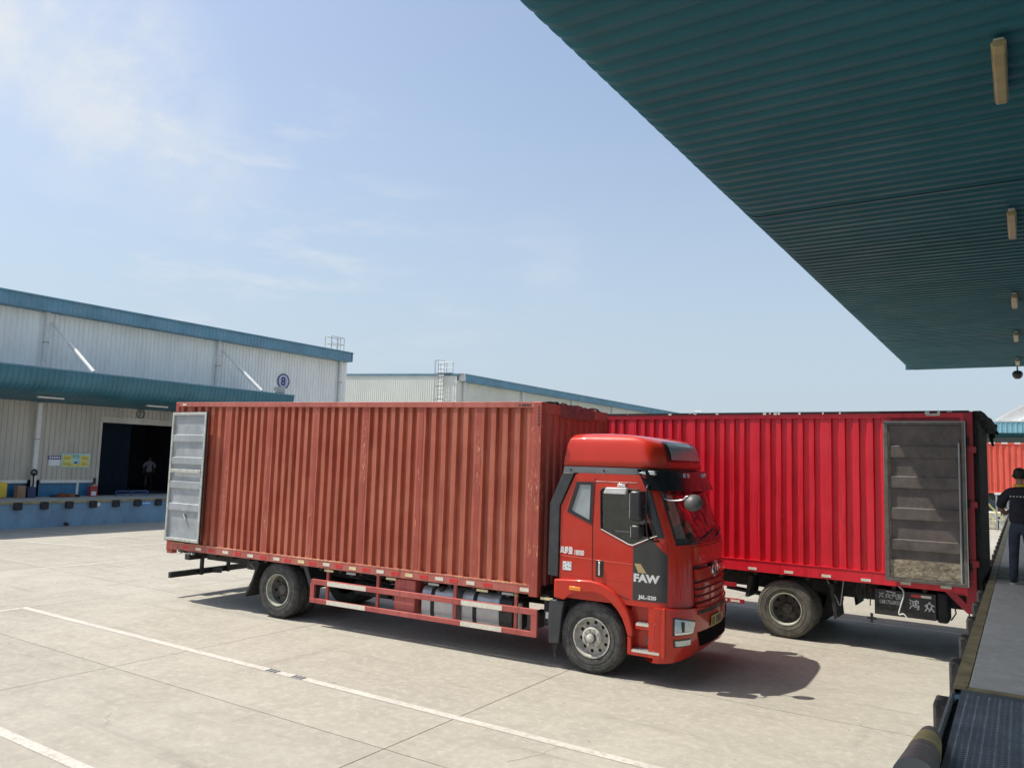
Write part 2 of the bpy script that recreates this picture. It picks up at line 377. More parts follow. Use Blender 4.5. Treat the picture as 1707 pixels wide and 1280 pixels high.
# worn road paint that shows concrete through its bald spots
m, t, b = new_mat('road_paint'); g = N(t, 'ShaderNodeNewGeometry'); V = g.outputs['Position']
a = noise(t, V, 14, 9, .8); a2 = noise(t, V, 1.2, 4, .6); c = mixc(t, maprange(t, a2, .3, .7), (.46,.44,.40), (.55,.53,.48))
c = mixc(t, maprange(t, a, .49, .60, 0, .85), c, (.36,.335,.285)); t.links.new(c, b.inputs['Base Color']); b.inputs['Roughness'].default_value = .8
M['paintline'] = m
# stains painted on the blue dock: same paint

# ------------------------------------------------------------------ the yard
b = MB(); b.box(-700, 700, -300, 900, -.4, -.045); o = b.build('ground', M['conc']); o['kind'] = 'structure'
b = MB(); b.box(-40, 12, -6, 64, -.05, -.016); jf = b.build('joint_filler', M['filler'], o)
SX, SY, GP = 4.88, 3.86, .012
b = MB(); b.box(GP/2, SX-GP/2, GP/2, SY-GP/2, -.03, 0.0); slab0 = None
for i in range(-6, 2):
    for j in range(-2, 16):
        loc = (-5.46+SX*i, 6.22+SY*j, 0)
        if loc[0] > -.5 and j > -3: continue
        if slab0 is None:
            slab0 = b.build('concrete_slab', M['conc'], o); slab0.location = loc
        else: inst(slab0, o, loc)
# painted parking lines
def line(pts, w, name='painted_line'):
    mb = MB()
    for (a, c_) in pts:
        a, c_ = Vector((*a, 0)), Vector((*c_, 0)); d = (c_-a).normalized(); n = Vector((-d.y, d.x, 0))*w/2
        mb.add([(a-n)+Vector((0,0,.004)), (c_-n)+Vector((0,0,.004)), (c_+n)+Vector((0,0,.004)), (a+n)+Vector((0,0,.004))], [(0,1,2,3)])
    q = mb.build(name, M['paintline'], recalc=False); q['kind'] = 'structure'; return q
line([((-15.30, 7.43), (-.52, 7.43))], .125)
line([((-15.24, 7.36), (-15.24, 2.0))], .125)
line([((-15.30, 4.19), (-.52, 4.19))], .125)
line([((-19.85, 9.90), (-19.85, 12.40))], .12)
line([((-29.0, 11.35), (-22.80, 13.26))], .12)
line([((-22.78, 13.23), (-22.78, 20.5))], .12)
line([((-29.0, 14.05), (-20.0, 17.0))], .12)
for y in (29.4, 32.5, 35.7, 38.98, 41.81, 45.09, 48.93, 52.9): line([((-12.0, y), (-.52, y))], .13)
line([((-13.0, 16.9), (-.52, 16.9))], .12)
for x in (-8.55, -8.05):
    mb = MB()
    for k in range(3):
        x0 = x-.10+k*.075
        mb.add([(x0, 7.375, .008), (x0+.048, 7.375, .008), (x0+.048, 7.485, .008), (x0, 7.485, .008)], [(0,1,2,3)])
    q = mb.build('stencil_mark', M['greynum'], recalc=False); q['kind'] = 'structure'
random.seed(21)
for (x, y, a_, n_) in ((-11.6, 5.0, 10, 9), (-6.6, 8.6, -8, 8), (-4.3, 6.7, 75, 7), (-13.4, 8.8, 30, 10), (-8.6, 5.2, -35, 6), (-3.0, 11.2, 8, 9), (-17, 11, 15, 12)):
    mb = MB(); p = Vector((x, y, 0)); a_ = R(a_)
    for k in range(n_):
        a2 = a_+random.uniform(-.5, .5); q_ = p+Vector((math.cos(a2), math.sin(a2), 0))*random.uniform(.05, .14); d_ = (q_-p).normalized(); n2_ = Vector((-d_.y, d_.x, 0))*random.uniform(.0015, .004); z_ = Vector((0, 0, .0012))
        mb.add([p-n2_+z_, q_-n2_+z_, q_+n2_+z_, p+n2_+z_], [(0,1,2,3)]); p = q_
    c_ = mb.build('crack', M['filler'], o, recalc=False)
random.seed(5)
deb = MB()
for k in range(120):
    x = random.uniform(-18, -1); y = random.uniform(3.2, 16); s = random.uniform(.004, .010)
    deb.box(x, x+s*1.6, y, y+s, 0.0005, s*.7)
q = deb.build('scattered_grit', M['filler']); q['kind'] = 'stuff'
tag(q, 'tiny dark grit scattered over the pale concrete yard', 'grit')

# ------------------------------------------------------------------ near loading dock
EX, DZ = -.49, 1.314
dock = thing('loading_dock', 'grey concrete loading dock with worn yellow edge at the right of the yard', 'loading dock', (EX, 0, 0))
def P(mb, name, m, par, **k): return mb.build(name, m, par, **k)
mb = MB(); mb.box(.012, 6.5, 6.96, 66, -.3, DZ-.05); mb.box(.55, 6.5, -3, 6.95, -.3, DZ-.35); mb.box(.10, .55, -3, 6.95, -.3, .9)
P(mb, 'dock_wall', M['bluewall'], dock)
mb = MB(); mb.box(.10, 2.6, 0, 5.85, -.05, 0); dk0 = P(mb, 'deck_slab', M['deck'], dock, bevel=.006); dk0.location = (0, 7.05, DZ)
for k in range(1, 10): inst(dk0, dock, (0, 7.05+5.87*k, DZ))
mb = MB(); mb.box(2.62, 6.4, 0, 5.85, -.05, 0); d2 = P(mb, 'deck_slab', M['deck'], dock, bevel=.006); d2.location = (0, 7.05, DZ)
for k in range(1, 10): inst(d2, dock, (0, 7.05+5.87*k, DZ))
mb = MB(); mb.prism([(0, -.16), (.0, 0), (.095, 0), (.095, -.012), (.012, -.012), (.012, -.16)], 'y', 0, 2.92)
e0 = P(mb, 'edge_angle', M['yellowdirty'], dock); e0.location = (0, 6.97, DZ+.004)
for k in range(1, 20): inst(e0, dock, (0, 6.97+2.94*k, DZ+.004))
mb = MB(); mb.box(.085, 3.0, 6.955, 7.045, DZ-.05, DZ+.004); P(mb, 'pit_edge_strip', M['yellowdirty'], dock)
# rubber bumpers along the edge
mb = MB(); mb.box(-.105, -.001, 0, .25, -.40, -.035)
bp0 = P(mb, 'rubber_bumper', M['rubber'], dock, bevel=.02)
ys = [6.62]+[8.1+1.25*k for k in range(44)]
bp0.location = (0, ys[0], DZ-.01)
for y in ys[1:]: inst(bp0, dock, (0, y, DZ-.01))
# bumper brackets
mb = MB(); mb.prism([(-.001, -.36), (-.001, -.045), (-.05, -.045)], 'y', 0, .012); br0 = P(mb, 'bumper_bracket', M['black'], dock); br0.location = (0, ys[0]-.03, DZ-.01)
for y in ys[1:12]: inst(br0, dock, (0, y-.03, DZ-.01))
# leveller: chequer plate lip at the near end of the dock
lev = thing('dock_leveller', 'dark chequer steel dock leveller plate in the bottom right corner', 'dock leveller', (-.40, 4.2, DZ))
mb = MB(); mb.add([(-.0,-3.2,-.012),(2.9,-3.2,-.012),(2.9,2.74,-.012),(-.03,2.74,-.012),(-.0,-3.2,0),(2.9,-3.2,0),(2.9,2.74,0),(-.03,2.74,0)],[(0,3,2,1),(4,5,6,7),(0,1,5,4),(1,2,6,5),(2,3,7,6),(3,0,4,7)])
P(mb, 'steel_plate', M['plate'], lev)
mb = MB()
px_, py_ = .034, .036
for i in range(26):
    for j in range(74):
        x = .02+i*px_; y = -.02+j*py_+(.018 if i % 2 else 0); a = R(12 if i % 2 else -12)
        if y > 2.7: continue
        c_, s_ = math.cos(a)*.015, math.sin(a)*.015; wx, wy = -math.sin(a)*.0055, math.cos(a)*.0055
        mb.add([(x-c_, y-s_, 0), (x+wx, y+wy, 0), (x+c_, y+s_, 0), (x-wx, y-wy, 0), (x, y, .0035)], [(0,4,1),(1,4,2),(2,4,3),(3,4,0)])
q = P(mb, 'raised_tread', M['treadsteel'], lev, recalc=False); q['kind'] = 'stuff'
mb = MB(); mb.box(-.085, -.065, -2, 2.6, -.30, .0); mb.box(-.09, -.075, -2, 2.6, -.02, .012); P(mb, 'side_flange', M['galv'], lev)
mb = MB(); mb.box(-.058, -.035, -2, 2.6, -.30, -.04); P(mb, 'brush_seal', M['rubber'], lev)
# banded pipe in the foreground
pipe = thing('guard_rail_pipe', 'thick grey pipe with a faded yellow band in the bottom right foreground', 'guard pipe')
A0, B0 = Vector((-.552, 5.95, 1.215)), Vector((-.33, 3.10, 1.90)); dv = B0-A0
def seg(t0, t1, r=.066): return MB().tube([A0+dv*t0, A0+dv*(t0+.02*(t1-t0)), A0+dv*t1], r, 24)
mb = MB(); mb.tube([A0-dv*.012, A0-dv*.008, A0, A0+dv*.2, A0+dv*.4], [.02, .05, .065, .066, .066], 24); mb.tube([A0+dv*.62, A0+dv*1.1], .066, 24)
P(mb, 'pipe', mat('pipe_grey', (.14,.14,.135), .5, var=.2, dust=(.25,.2,.14), dustamt=.4), pipe, smooth=50)
mb = MB(); mb.tube([A0+dv*.27, A0+dv*.66], .0685, 24); P(mb, 'yellow_band', mat('faded_yellow', (.55,.43,.16), .6, var=.25, vs=9, dust=(.2,.18,.14), dustamt=.6), pipe, smooth=50)
mb = MB(); mb.bar(A0+dv*.1+Vector((.04,0,-.05)), (-.44, 5.6, .3), .07, .09); P(mb, 'bracket', M['bluebelt'], pipe)

# ------------------------------------------------------------------ near canopy
can = thing('loading_canopy', 'large dark teal corrugated canopy filling the upper right', 'canopy', (0, 0, 0))
PIT = .256; NR = 3; SW = PIT*NR
rad = .35; ccx, ccz = -3.65+.746*rad, 7+.666*rad; zb = ccz-rad
path = [(4.6, zb), (1.0, zb), (-2.0, zb), (ccx+.001, zb)]
for k in range(1, 9): a = R(90*k/8); path.append((ccx-rad*math.sin(a), ccz-rad*math.cos(a)))
path.append((ccx-rad, ccz+.35))
prof = []
for r_ in range(NR):
    y0 = r_*PIT
    prof += [(y0, 0), (y0+.095, 0), (y0+.122, .026), (y0+.140, .032), (y0+.212, .032), (y0+.232, .026)]
prof.append((SW, 0))
nrm = []
for i, (x, z) in enumerate(path):
    a = path[max(0, i-1)]; c_ = path[min(len(path)-1, i+1)]; dx, dz = c_[0]-a[0], c_[1]-a[1]; l = math.hypot(dx, dz); nrm.append((-dz/l, dx/l))
mb = MB(); mb.grid(lambda u, v: (path[v][0]-nrm[v][0]*prof[u][1], prof[u][0], path[v][1]-nrm[v][1]*prof[u][1]), list(range(len(prof))), list(range(len(path))))
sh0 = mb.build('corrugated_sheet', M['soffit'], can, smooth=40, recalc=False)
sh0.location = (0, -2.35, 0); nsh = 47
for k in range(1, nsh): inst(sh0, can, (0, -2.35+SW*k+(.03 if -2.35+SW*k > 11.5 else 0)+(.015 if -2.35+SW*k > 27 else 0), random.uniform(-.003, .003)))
YE = -2.35+SW*nsh+.04
mb = MB(); mb.box(ccx-rad, 4.6, -2.35, YE-.05, ccz+.35, ccz+.40); P(mb, 'roof_sheet', M['teal'], can)
mb = MB(); mb.box(ccx-rad+.02, 4.6, YE-.045, YE, zb+.01, ccz+.34); P(mb, 'end_flashing', M['teal'], can)
mb = MB(); mb.box(4.6, 4.8, -2.4, YE, 1.3, 12); P(mb, 'rear_wall', M['wallw'], can)  # unseen warehouse wall, added to keep sky light from flooding under the canopy
# strip lights under it
for k, (y, ln, x) in enumerate([(7.93, 1.30, -.075), (13.4, 1.40, -.03), (19.8, 1.30, -.045), (25.2, 1.25, -.05), (31.0, 1.2, -.045)]):
    L = thing('strip_light', ['nearest cream strip light under the dark canopy', 'second cream strip light along the dark canopy', 'middle of the five strip lights under the canopy', 'fourth cream strip light, towards the canopy far end', 'last strip light at the canopy end beside the round lamp'][k], 'light fixture', (x, y, zb), 0, 'strip lights under the canopy')
    mb = MB(); mb.box(-.045, .045, .12, ln-.12, -.10, -.003); P(mb, 'housing', M['white'], L, bevel=.01)
    mb = MB(); mb.prism([(-.055, -.08), (-.065, -.11), (-.045, -.155), (.045, -.155), (.065, -.11), (.055, -.08)], 'y', 0, ln); P(mb, 'diffuser', M['lampy'], L, bevel=.012)
L = thing('round_lamp', 'round bulkhead lamp hanging below the far end of the canopy', 'lamp', (-.06, 33.6, zb))
mb = MB(); mb.tube([(0,0,0), (0,0,-.18)], .03, 10); P(mb, 'stem', M['galv'], L, smooth=40)
mb = MB(); mb.lathe([(.0,-.17),(.10,-.18),(.16,-.24),(.17,-.32),(.13,-.42),(.07,-.47),(0,-.48)], (0,0,0), 'z', 18); P(mb, 'lamp_head', M['darkplastic'], L, smooth=50)

# ------------------------------------------------------------------ warehouses
def ribwall(mb, x, y0, y1, z0, z1, pit=.2, dep=.045, axis='y'):
    """thin ribbed cladding facing +x (axis y) or -y (axis x)"""
    n = max(1, int(round((y1-y0)/pit))); p = []
    for k in range(n):
        a = y0+(y1-y0)*k/n; w = (y1-y0)/n
        p += [(a, 0), (a+w*.62, 0), (a+w*.72, dep), (a+w*.86, dep), (a+w*.96, 0)]
    p.append((y1, 0))
    if axis == 'y': mb.grid(lambda u, v: (x+p[u][1], p[u][0], v), list(range(len(p))), [z0, z1])
    else:
        def zz(xx, v): return z0 if v == 0 else (z1(xx) if callable(z1) else z1)
        mb.grid(lambda u, v: (p[u][0], x-p[u][1], zz(p[u][0], v)), list(range(len(p))), [0, 1])
    return mb
XW = -32.75; ZE = 8.30; ZT = 8.80
w8 = thing('warehouse', 'long pale ribbed warehouse with blue eaves and the number 8 on its wall', 'warehouse', (XW, 0, 0))
pipes8 = [-.2, 7.8, 15.8, 23.82, 31.95]
bays = [(-.2, 7.8), (7.8, 15.8), (15.8, 23.82), (23.82, 31.95), (31.95, 32.6)]
D0, D1 = 18.45, 22.3
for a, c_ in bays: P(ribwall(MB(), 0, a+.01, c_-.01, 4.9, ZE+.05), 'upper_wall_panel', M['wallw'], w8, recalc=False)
for a, c_ in ((-.2, 7.8), (7.8, 15.8), (15.8, D0-.05), (D1+.05, 32.6)): P(ribwall(MB(), 0, a+.01, c_-.01, 1.60, 4.9), 'lower_wall_panel', M['wallshade'], w8, recalc=False)
P(ribwall(MB(), 0, D0-.05, D1+.05, 4.28, 4.9), 'lower_wall_panel', M['wallshade'], w8, recalc=False)
mb = MB(); mb.box(-.35, .05, D0-.08, D1+.08, 4.02, 4.28); P(mb, 'door_header', M['wallshade'], w8)
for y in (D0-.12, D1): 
    mb = MB(); mb.box(-.35, .05, y, y+.12, .94, 4.02); P(mb, 'door_jamb', M['wallshade'], w8)
for a, c_ in ((2, 15.6), (16.1, 18.25), (22.5, 32.5)):
    mb = MB(); mb.box(.0, .10, a, c_, 1.48, 1.60); P(mb, 'belt_rail', M['white'], w8)
    mb = MB(); ribwall(mb, -.02, a, c_, .9, 1.48, .5, .02); P(mb, 'skirt_panel', M['bluebelt'], w8, recalc=False)
mb = MB(); mb.box(-.05, .08, 17.55, 17.63, .94, 1.48); P(mb, 'skirt_post', M['white'], w8)
# dock platform of that warehouse
mb = MB(); mb.box(.12, 2.86, 2, 26.3, .0, .86); P(mb, 'dock_platform', M['bluewall'], w8)
mb = MB(); mb.box(-.3, 2.84, 2, 26.3, .86, .935); P(mb, 'platform_deck', M['deck'], w8)
mb = MB(); mb.box(2.84, 2.90, 2, 26.3, .86, .945); P(mb, 'dock_edge_strip', M['yellowdirty'], w8)
mb = MB(); mb.box(2.865, 3.0, 0, .27, -.26, 0); b0 = P(mb, 'rubber_bumper', M['rubber'], w8, bevel=.03)
yy = [13.88, 14.78, 15.67, 16.57, 17.48, 18.37, 19.28, 20.2, 21.1, 22.0, 22.9]
b0.location = (0, yy[0], .92)
for y in yy[1:]: inst(b0, w8, (0, y, .92))
mb = MB(); mb.box(2.87, 2.885, 18.72, 19.12, .70, .83); P(mb, 'wall_sign', mat('sign_blue', (.03,.22,.62), .5), w8)
mb = MB()
for k in range(4): mb.box(2.886, 2.89, 18.77+k*.085, 18.77+k*.085+.055, .735, .79)
P(mb, 'sign_marks', M['letter'], w8)
mb = MB(); mb.box(2.87, 2.885, 16.88, 17.0, .70, .84); P(mb, 'wall_notice', M['posterwhite'], w8)
mb = MB(); mb.tube([(2.86, 15.75, .1), (3.0, 15.75, .08)], .06, 12); P(mb, 'drain_pipe', M['black'], w8)
# eaves
mb = MB(); ribwall(mb, .55, -2, 32.42, ZE, ZT-.03, .2, .022); P(mb, 'eaves_fascia', M['fascia'], w8, recalc=False)
mb = MB(); mb.box(.0, .57, -2, 32.42, ZE-.03, ZE); mb.box(.52, .62, -2, 32.46, ZT-.03, ZT+.03); mb.box(-.1, .6, 32.42, 32.46, ZE-.02, ZT); P(mb, 'eaves_trim', M['fascia'], w8)
mb = MB(); mb.add([(.5,-2,ZT),(.5,32.86,ZT),(-20,32.86,ZT+.85),(-20,-2,ZT+.85),(-45,-2,ZT-.2),(-45,32.86,ZT-.2)],[(0,1,2,3),(3,2,5,4)]); P(mb, 'roof', M['wallw'], w8, recalc=False)
mb = MB(); ribwall(mb, 0, -45, 0, 0, ZT, .2, .02, 'x'); q = P(mb, 'end_wall', M['wallw'], w8, recalc=False); q.scale = (1, -1, 1); q.location = (0, 32.6, 0)
# downpipes
for y in pipes8[1:]:
    for a, c_ in ((4.9, 8.4), (.94, 4.62)):
        if y > 30 and a < 2: continue
        mb = MB(); mb.tube([(.17, y, a), (.17, y, c_)], .10, 12)
        for zz in (a+(c_-a)*.25, a+(c_-a)*.62): mb.tube([(.17, y, zz), (.17, y, zz+.05)], .125, 12)
        q = P(mb, 'downpipe', M['white'], w8, smooth=40)
        mb = MB()
        for zz in (a+(c_-a)*.25, a+(c_-a)*.62): mb.tube([(.17, y, zz-.02), (.17, y, zz)], .128, 12)
        P(mb, 'pipe_clamp', M['greynum'], q)
mb = MB(); ribwall(mb, .03, 31.98, 32.6, 4.9, ZE, .62, .03); P(mb, 'corner_trim', M['wallw'], w8, recalc=False)
# its canopy with rounded blue nose
c8 = MB(); pc = [(.05, 4.68), (2.0, 4.86), (2.45, 4.93), (2.70, 5.02), (2.84, 5.18), (2.92, 5.40), (2.95, 5.62), (2.95, 5.75)]
n = 120; pp = []
for k in range(n): a = 2+24.2*k/n; w = 24.2/n; pp += [(a, 0), (a+w*.6, 0), (a+w*.7, .022), (a+w*.9, .022)]
pp.append((26.2, 0)); pn = []
for i in range(len(pc)):
    a = pc[max(0, i-1)]; e = pc[min(len(pc)-1, i+1)]; dx, dz = e[0]-a[0], e[1]-a[1]; l = math.hypot(dx, dz); pn.append((dz/l, -dx/l))
c8.grid(lambda u, v: (pc[v][0]-pn[v][0]*pp[u][1], pp[u][0], pc[v][1]-pn[v][1]*pp[u][1]), list(range(len(pp))), list(range(len(pc))))
cp = P(c8, 'canopy', M['teal'], w8, smooth=40, recalc=False)
mb = MB(); mb.box(2.86, 2.97, 2, 26.25, 5.75, 5.80); P(mb, 'canopy_capping', M['fascia'], cp)
mb = MB(); mb.add([(2.9,2,5.74),(2.9,26.2,5.74),(.05,26.2,5.3),(.05,2,5.3)],[(0,1,2,3)]); P(mb, 'canopy_top', M['teal'], cp, recalc=False)
mb = MB(); mb.prism([(.05,4.68),(2.0,4.86),(2.6,4.98),(2.84,5.18),(2.95,5.62),(2.95,5.76),(.05,5.32)], 'y', 26.2, 26.24); P(mb, 'canopy_end', M['fascia'], cp)
for y in (14.9, 19.3, 24.0):
    mb = MB(); mb.box(1.7, 1.85, y, y+.95, 4.74, 4.80); P(mb, 'canopy_light', M['white'], cp)
for y in (16.0, 24.0, 8.0):
    mb = MB(); mb.tube([(.15, y, 7.85), (1.35, y+.15, 6.97)], .045, 8); mb.tube([(1.30, y+.14, 7.0), (2.85, y+.35, 5.82)], .085, 10)
    P(mb, 'stay_rod', M['white'], w8, smooth=40)
mb = MB(); mb.lathe([(.40,.0),(.40,.02),(.335,.02),(.335,.0)], (.035, 28.0, 6.74), 'x', 36); q = P(mb, 'number_ring', M['navy'], w8)
mb = MB(); mb.lathe([(0,0),(.335,0),(.335,.012),(0,.012)], (.034, 28.0, 6.74), 'x', 36); P(mb, 'number_disc', mat('sign_lilac', (.50,.51,.60), .6, var=.03), w8)
tm = text_mb('8', .62, lambda x, z: (.052, 27.83+x, 6.52+z), 1.0, .02); P(tm, 'number_eight', M['navy'], w8, recalc=False)
mb = MB(); mb.lathe([(.20,.0),(.20,.02),(.16,.02),(.16,.0)], (.04, 20.12, 4.48), 'x', 28); P(mb, 'door_number_ring', M['greynum'], w8)
tm = text_mb('7', .30, lambda x, z: (.052, 20.03+x, 4.37+z), 1.0, .01); P(tm, 'door_number', M['greynum'], w8, recalc=False)
mb = MB(); mb.tube([(2.5, 25.2, 5.7), (2.5, 25.5, 5.95)], .03, 8); mb.box(2.35, 2.6, 25.45, 25.95, 5.85, 6.15); P(mb, 'floodlight', M['galv'], w8, bevel=.02)
# roof hatch rail
mb = MB(); rr = .022
for (y, x) in ((31.5,-.2),(31.95,-.2),(32.2,-.2),(32.5,-.2),(31.5,-.7),(32.5,-.7),(32.0,-.7)):
    mb.tube([(x, y, ZT-.02), (x, y, ZT+.9)], rr, 6)
for z in (ZT+.5, ZT+.9):
    mb.tube([(-.2,31.5,z),(-.2,32.5,z),(-.7,32.5,z),(-.7,31.5,z),(-.2,31.5,z)], rr, 6)
P(mb, 'roof_guard_rail', M['galv'], w8, smooth=40)
# dark interior behind the open door
mb = MB(); mb.box(-8, -.3, 15.5, 25.5, .80, .93); mb.box(-8.2, -8, 15.5, 25.5, .93, 5); mb.box(-8, -.3, 15.3, 15.5, .93, 5); mb.box(-8, -.3, 25.5, 25.7, .93, 5); mb.box(-8, -.3, 15.5, 25.5, 5, 5.2)
P(mb, 'interior_room', mat('dim_interior', (.11,.12,.17), .85, world=True), w8)
mb = MB(); mb.box(-.15, -.05, D0+.02, D0+1.35, .95, 4.0); P(mb, 'sliding_door', mat('navy_door', (.004,.009,.016), .8, spec=.1), w8)
mb = MB(); mb.box(-7.98, -7.9, 24.0, 25.2, .95, 3.4); P(mb, 'inner_door', mat('slate_door', (.08,.12,.17), .6), w8)
mb = MB()
for z in (1.0, 1.12): mb.box(.6, .64, 18.9, 20.4, z, z+.04)
for y in (18.9, 19.6, 20.36): mb.box(.6, .64, y, y+.04, .935, 1.16)
P(mb, 'leveller_frame', mat('blue_frame', (.05,.10,.25), .5), w8)
# separate things standing on its dock or hanging on its wall
def posters():
    q = thing('safety_poster', 'blue and yellow safety poster on the warehouse wall left of the open door', 'poster', (XW+.045, 16.85, 2.10))
    mb = MB(); mb.box(0, .012, 0, 1.18, 0, .58); P(mb, 'poster_board', M['posterblue'], q)
    mb = MB()
    for (a, b_) in ((.06, .43), (.78, 1.13)):
        for z in (.04, .28): mb.box(.012, .016, a, b_, z, z+.22)
    mb.box(.012, .016, .40, .80, .05, .14)
    P(mb, 'yellow_text_block', M['posteryel'], q)
    mb = MB()
    for (a, b_) in ((.09, .38), (.82, 1.10)):
        for z in (.09, .13, .17, .34, .38, .42): mb.box(.016, .018, a, b_, z, z+.014)
    mb.box(.013, .018, .52, .66, .16, .24)
    P(mb, 'printed_line', M['greynum'], q)
    tm = text_mb('安全', .15, lambda x, z: (.018, .44+x, .40+z)); P(tm, 'poster_title', mat('poster_green', (.03,.20,.12), .5), q, recalc=False)
    q = thing('purple_notice', 'small purple and white notice beside the yellow poster', 'notice', (XW+.045, 16.33, 2.16))
    mb = MB(); mb.box(0, .012, .05, .50, 0, .25); P(mb, 'white_sheet', M['posterwhite'], q)
    mb = MB(); mb.box(0, .012, 0, .50, .26, .40); P(mb, 'purple_header', M['purple'], q)
    mb = MB()
    for k in range(5): mb.box(.012, .015, .05+k*.09, .11+k*.09, .30, .37)
    P(mb, 'header_marks', M['letter'], q)
posters()
q = MB().box(XW+.25, XW+.35, 14.2, 14.78, .96, 1.53).build('yellow_board', M['yellow']); tag(q, 'yellow board standing on the far dock at the left edge of the photo', 'board')
q = MB().box(XW+.3, XW+.6, 15.05, 15.35, .935, 1.40).build('storage_box', mat('brown_carton', (.30,.17,.11), .7), bevel=.01); tag(q, 'brown carton standing against the far dock skirt left of the downpipe', 'carton')
q = MB().box(XW+.3, XW+.6, 15.42, 15.72, .935, 1.35).build('storage_box', mat('dark_blue_crate', (.03,.05,.12), .6), bevel=.01); tag(q, 'dark blue crate between the brown carton and the far downpipe', 'crate')
q = thing('fire_extinguisher_box', 'dark red fire box with white label on the far dock beside the door', 'fire box', (XW+.2, 17.95, .935))
MB().box(0, .22, 0, .30, 0, .42).build('case', M['ext'], q, bevel=.01); MB().box(.221, .226, .04, .24, .03, .20).build('label', M['posterwhite'], q)
q = thing('rubble_pile', 'low heap of orange and dark sacks on the far dock under the poster', 'sacks', (XW+.5, 16.8, .935))
for k, (y, s, m_) in enumerate(((0, .17, 'ext'), (.3, .13, 'amber'), (.55, .10, 'black'), (-.35, .10, 'black'))):
    mb = MB(); mb.lathe([(0,0),(s*1.3,0),(s*1.5,s*.4),(s,s*.9),(0,s)], (0, y, 0), 'z', 10)
    mb.build('sack', mat('sack_tone', [(.22,.07,.04),(.28,.12,.05),(.03,.03,.03),(.04,.05,.10)][k], .9), q, smooth=60)
for y, lab in ((D0-.30, 'black and yellow post left of the open warehouse door'), (D1+.22, 'black and yellow post right of the open warehouse door')):
    q = thing('guard_post', lab, 'post', (XW+.30, y, .935)); 
    MB().tube([(0,0,0),(0,0,.75)], .055, 12).build('post', M['black'], q, smooth=40)
    mb = MB(); mb.tube([(0,0,.12),(0,0,.24)], .058, 12); mb.tube([(0,0,.36),(0,0,.48)], .058, 12); mb.build('yellow_stripe', M['yellow'], q, smooth=40)
q = thing('valve_wheel', 'black valve and hose hanging on the downpipe at the far left', 'valve', (XW+.3, 15.72, 1.55))
MB().lathe([(.10,0),(.14,.03),(.10,.06),(.06,.03)], (0,0,.35), 'x', 14, True).build('hand_wheel', M['black'], q, smooth=50); MB().tube([(0,0,.35),(.0,.02,-.1),(0,-.05,-.55)], .03, 8).build('hose', M['black'], q, smooth=50)

w2 = thing('warehouse', 'farther cream warehouse with a caged ladder on its end wall', 'warehouse', (XW, 0, 0))
Y2 = 43.1
mb = MB(); ribwall(mb, Y2, -42, .10, 0, lambda x: 8.66-.035*min(0, x+.1) if x > -13 else 8.66+.035*12.9-.035*(-13-x), .2, .022, 'x'); P(mb, 'end_wall', M['wallg'], w2, recalc=False)
mb = MB(); mb.bar((.25, Y2-.03, 8.74), (-12.9, Y2-.03, 9.16), .09, .10); P(mb, 'gable_flashing', M['fascia'], w2)
cols2 = [43.75, 51.4, 59.4, 67.4, 75.4, 83.4, 91.4]
for a, c_ in [(43.1, 51.4), (51.4, 59.4), (59.4, 67.4), (67.4, 75.4), (75.4, 83.4), (83.4, 91.4)]:
    P(ribwall(MB(), .1, a+.01, c_-.01, 0, 8.32), 'wall_panel', M['wallg'], w2, recalc=False)
for y in cols2[:-1]:
    mb = MB(); mb.tube([(.27, y, 0), (.27, y, 8.3)], .10, 10); P(mb, 'downpipe', M['white'], w2, smooth=40)
mb = MB(); ribwall(mb, .62, 43.35, 91.4, 8.30, 8.74, .2, .02); P(mb, 'eaves_fascia', M['fascia'], w2, recalc=False)
mb = MB(); mb.box(.1, .63, 43.35, 91.4, 8.27, 8.30); mb.box(.1, .66, 43.3, 91.4, 8.74, 8.80); P(mb, 'eaves_trim', M['fascia'], w2)
mb = MB(); mb.box(.1, .64, 43.25, 43.35, 8.30, 8.78); P(mb, 'eaves_end', M['white'], w2)
mb = MB(); mb.add([(.6,43.1,8.79),(.6,91.4,8.79),(-13,91.4,9.25),(-13,43.1,9.25),(-42,43.1,8.3),(-42,91.4,8.3)],[(0,1,2,3),(3,2,5,4)]); P(mb, 'roof', M['wallg'], w2, recalc=False)
mb = MB(); lx0, lx1 = -1.42, -.92
ly = Y2-.30
for x in (lx0, lx1): mb.tube([(x, ly+.1, 1.0), (x, ly+.1, 9.65)], .022, 6)
for k in range(29): mb.tube([(lx0, ly+.1, 1.2+k*.3), (lx1, ly+.1, 1.2+k*.3)], .014, 5)
q = P(mb, 'ladder', M['galv'], w2, smooth=40)
mb = MB(); xm = (lx0+lx1)/2
for k in range(8):
    z = 3.4+k*.9; mb.tube([(xm+.32*math.cos(a), ly+.1-.62*math.sin(a), z) for a in [math.pi*i/8 for i in range(9)]], .014, 5)
for a in (30, 60, 90, 120, 150): mb.tube([(xm+.32*math.cos(R(a)), ly+.1-.62*math.sin(R(a)), 3.4), (xm+.32*math.cos(R(a)), ly+.1-.62*math.sin(R(a)), 9.7)], .010, 5)
P(mb, 'safety_cage', M['galv'], q, smooth=40)
mb = MB()
for x in (lx0-.05, lx1+.0, lx1+.55): mb.tube([(x, ly+.4, 8.8), (x, ly+.4, 9.65)], .022, 6)
for z in (9.25, 9.65): mb.tube([(lx0-.05, ly+.4, z), (lx1+.55, ly+.4, z)], .02, 6)
mb.box(lx0-.05, lx1+.55, ly+.1, ly+.9, 8.84, 8.88)
P(mb, 'roof_guard_rail', M['galv'], w2, smooth=40)
q = thing('roof_guard_rail', 'tiny far rooftop rail seen above the end of the farther warehouse eaves', 'guard rail', (XW-.2, 91.0, 8.85))
mb = MB()
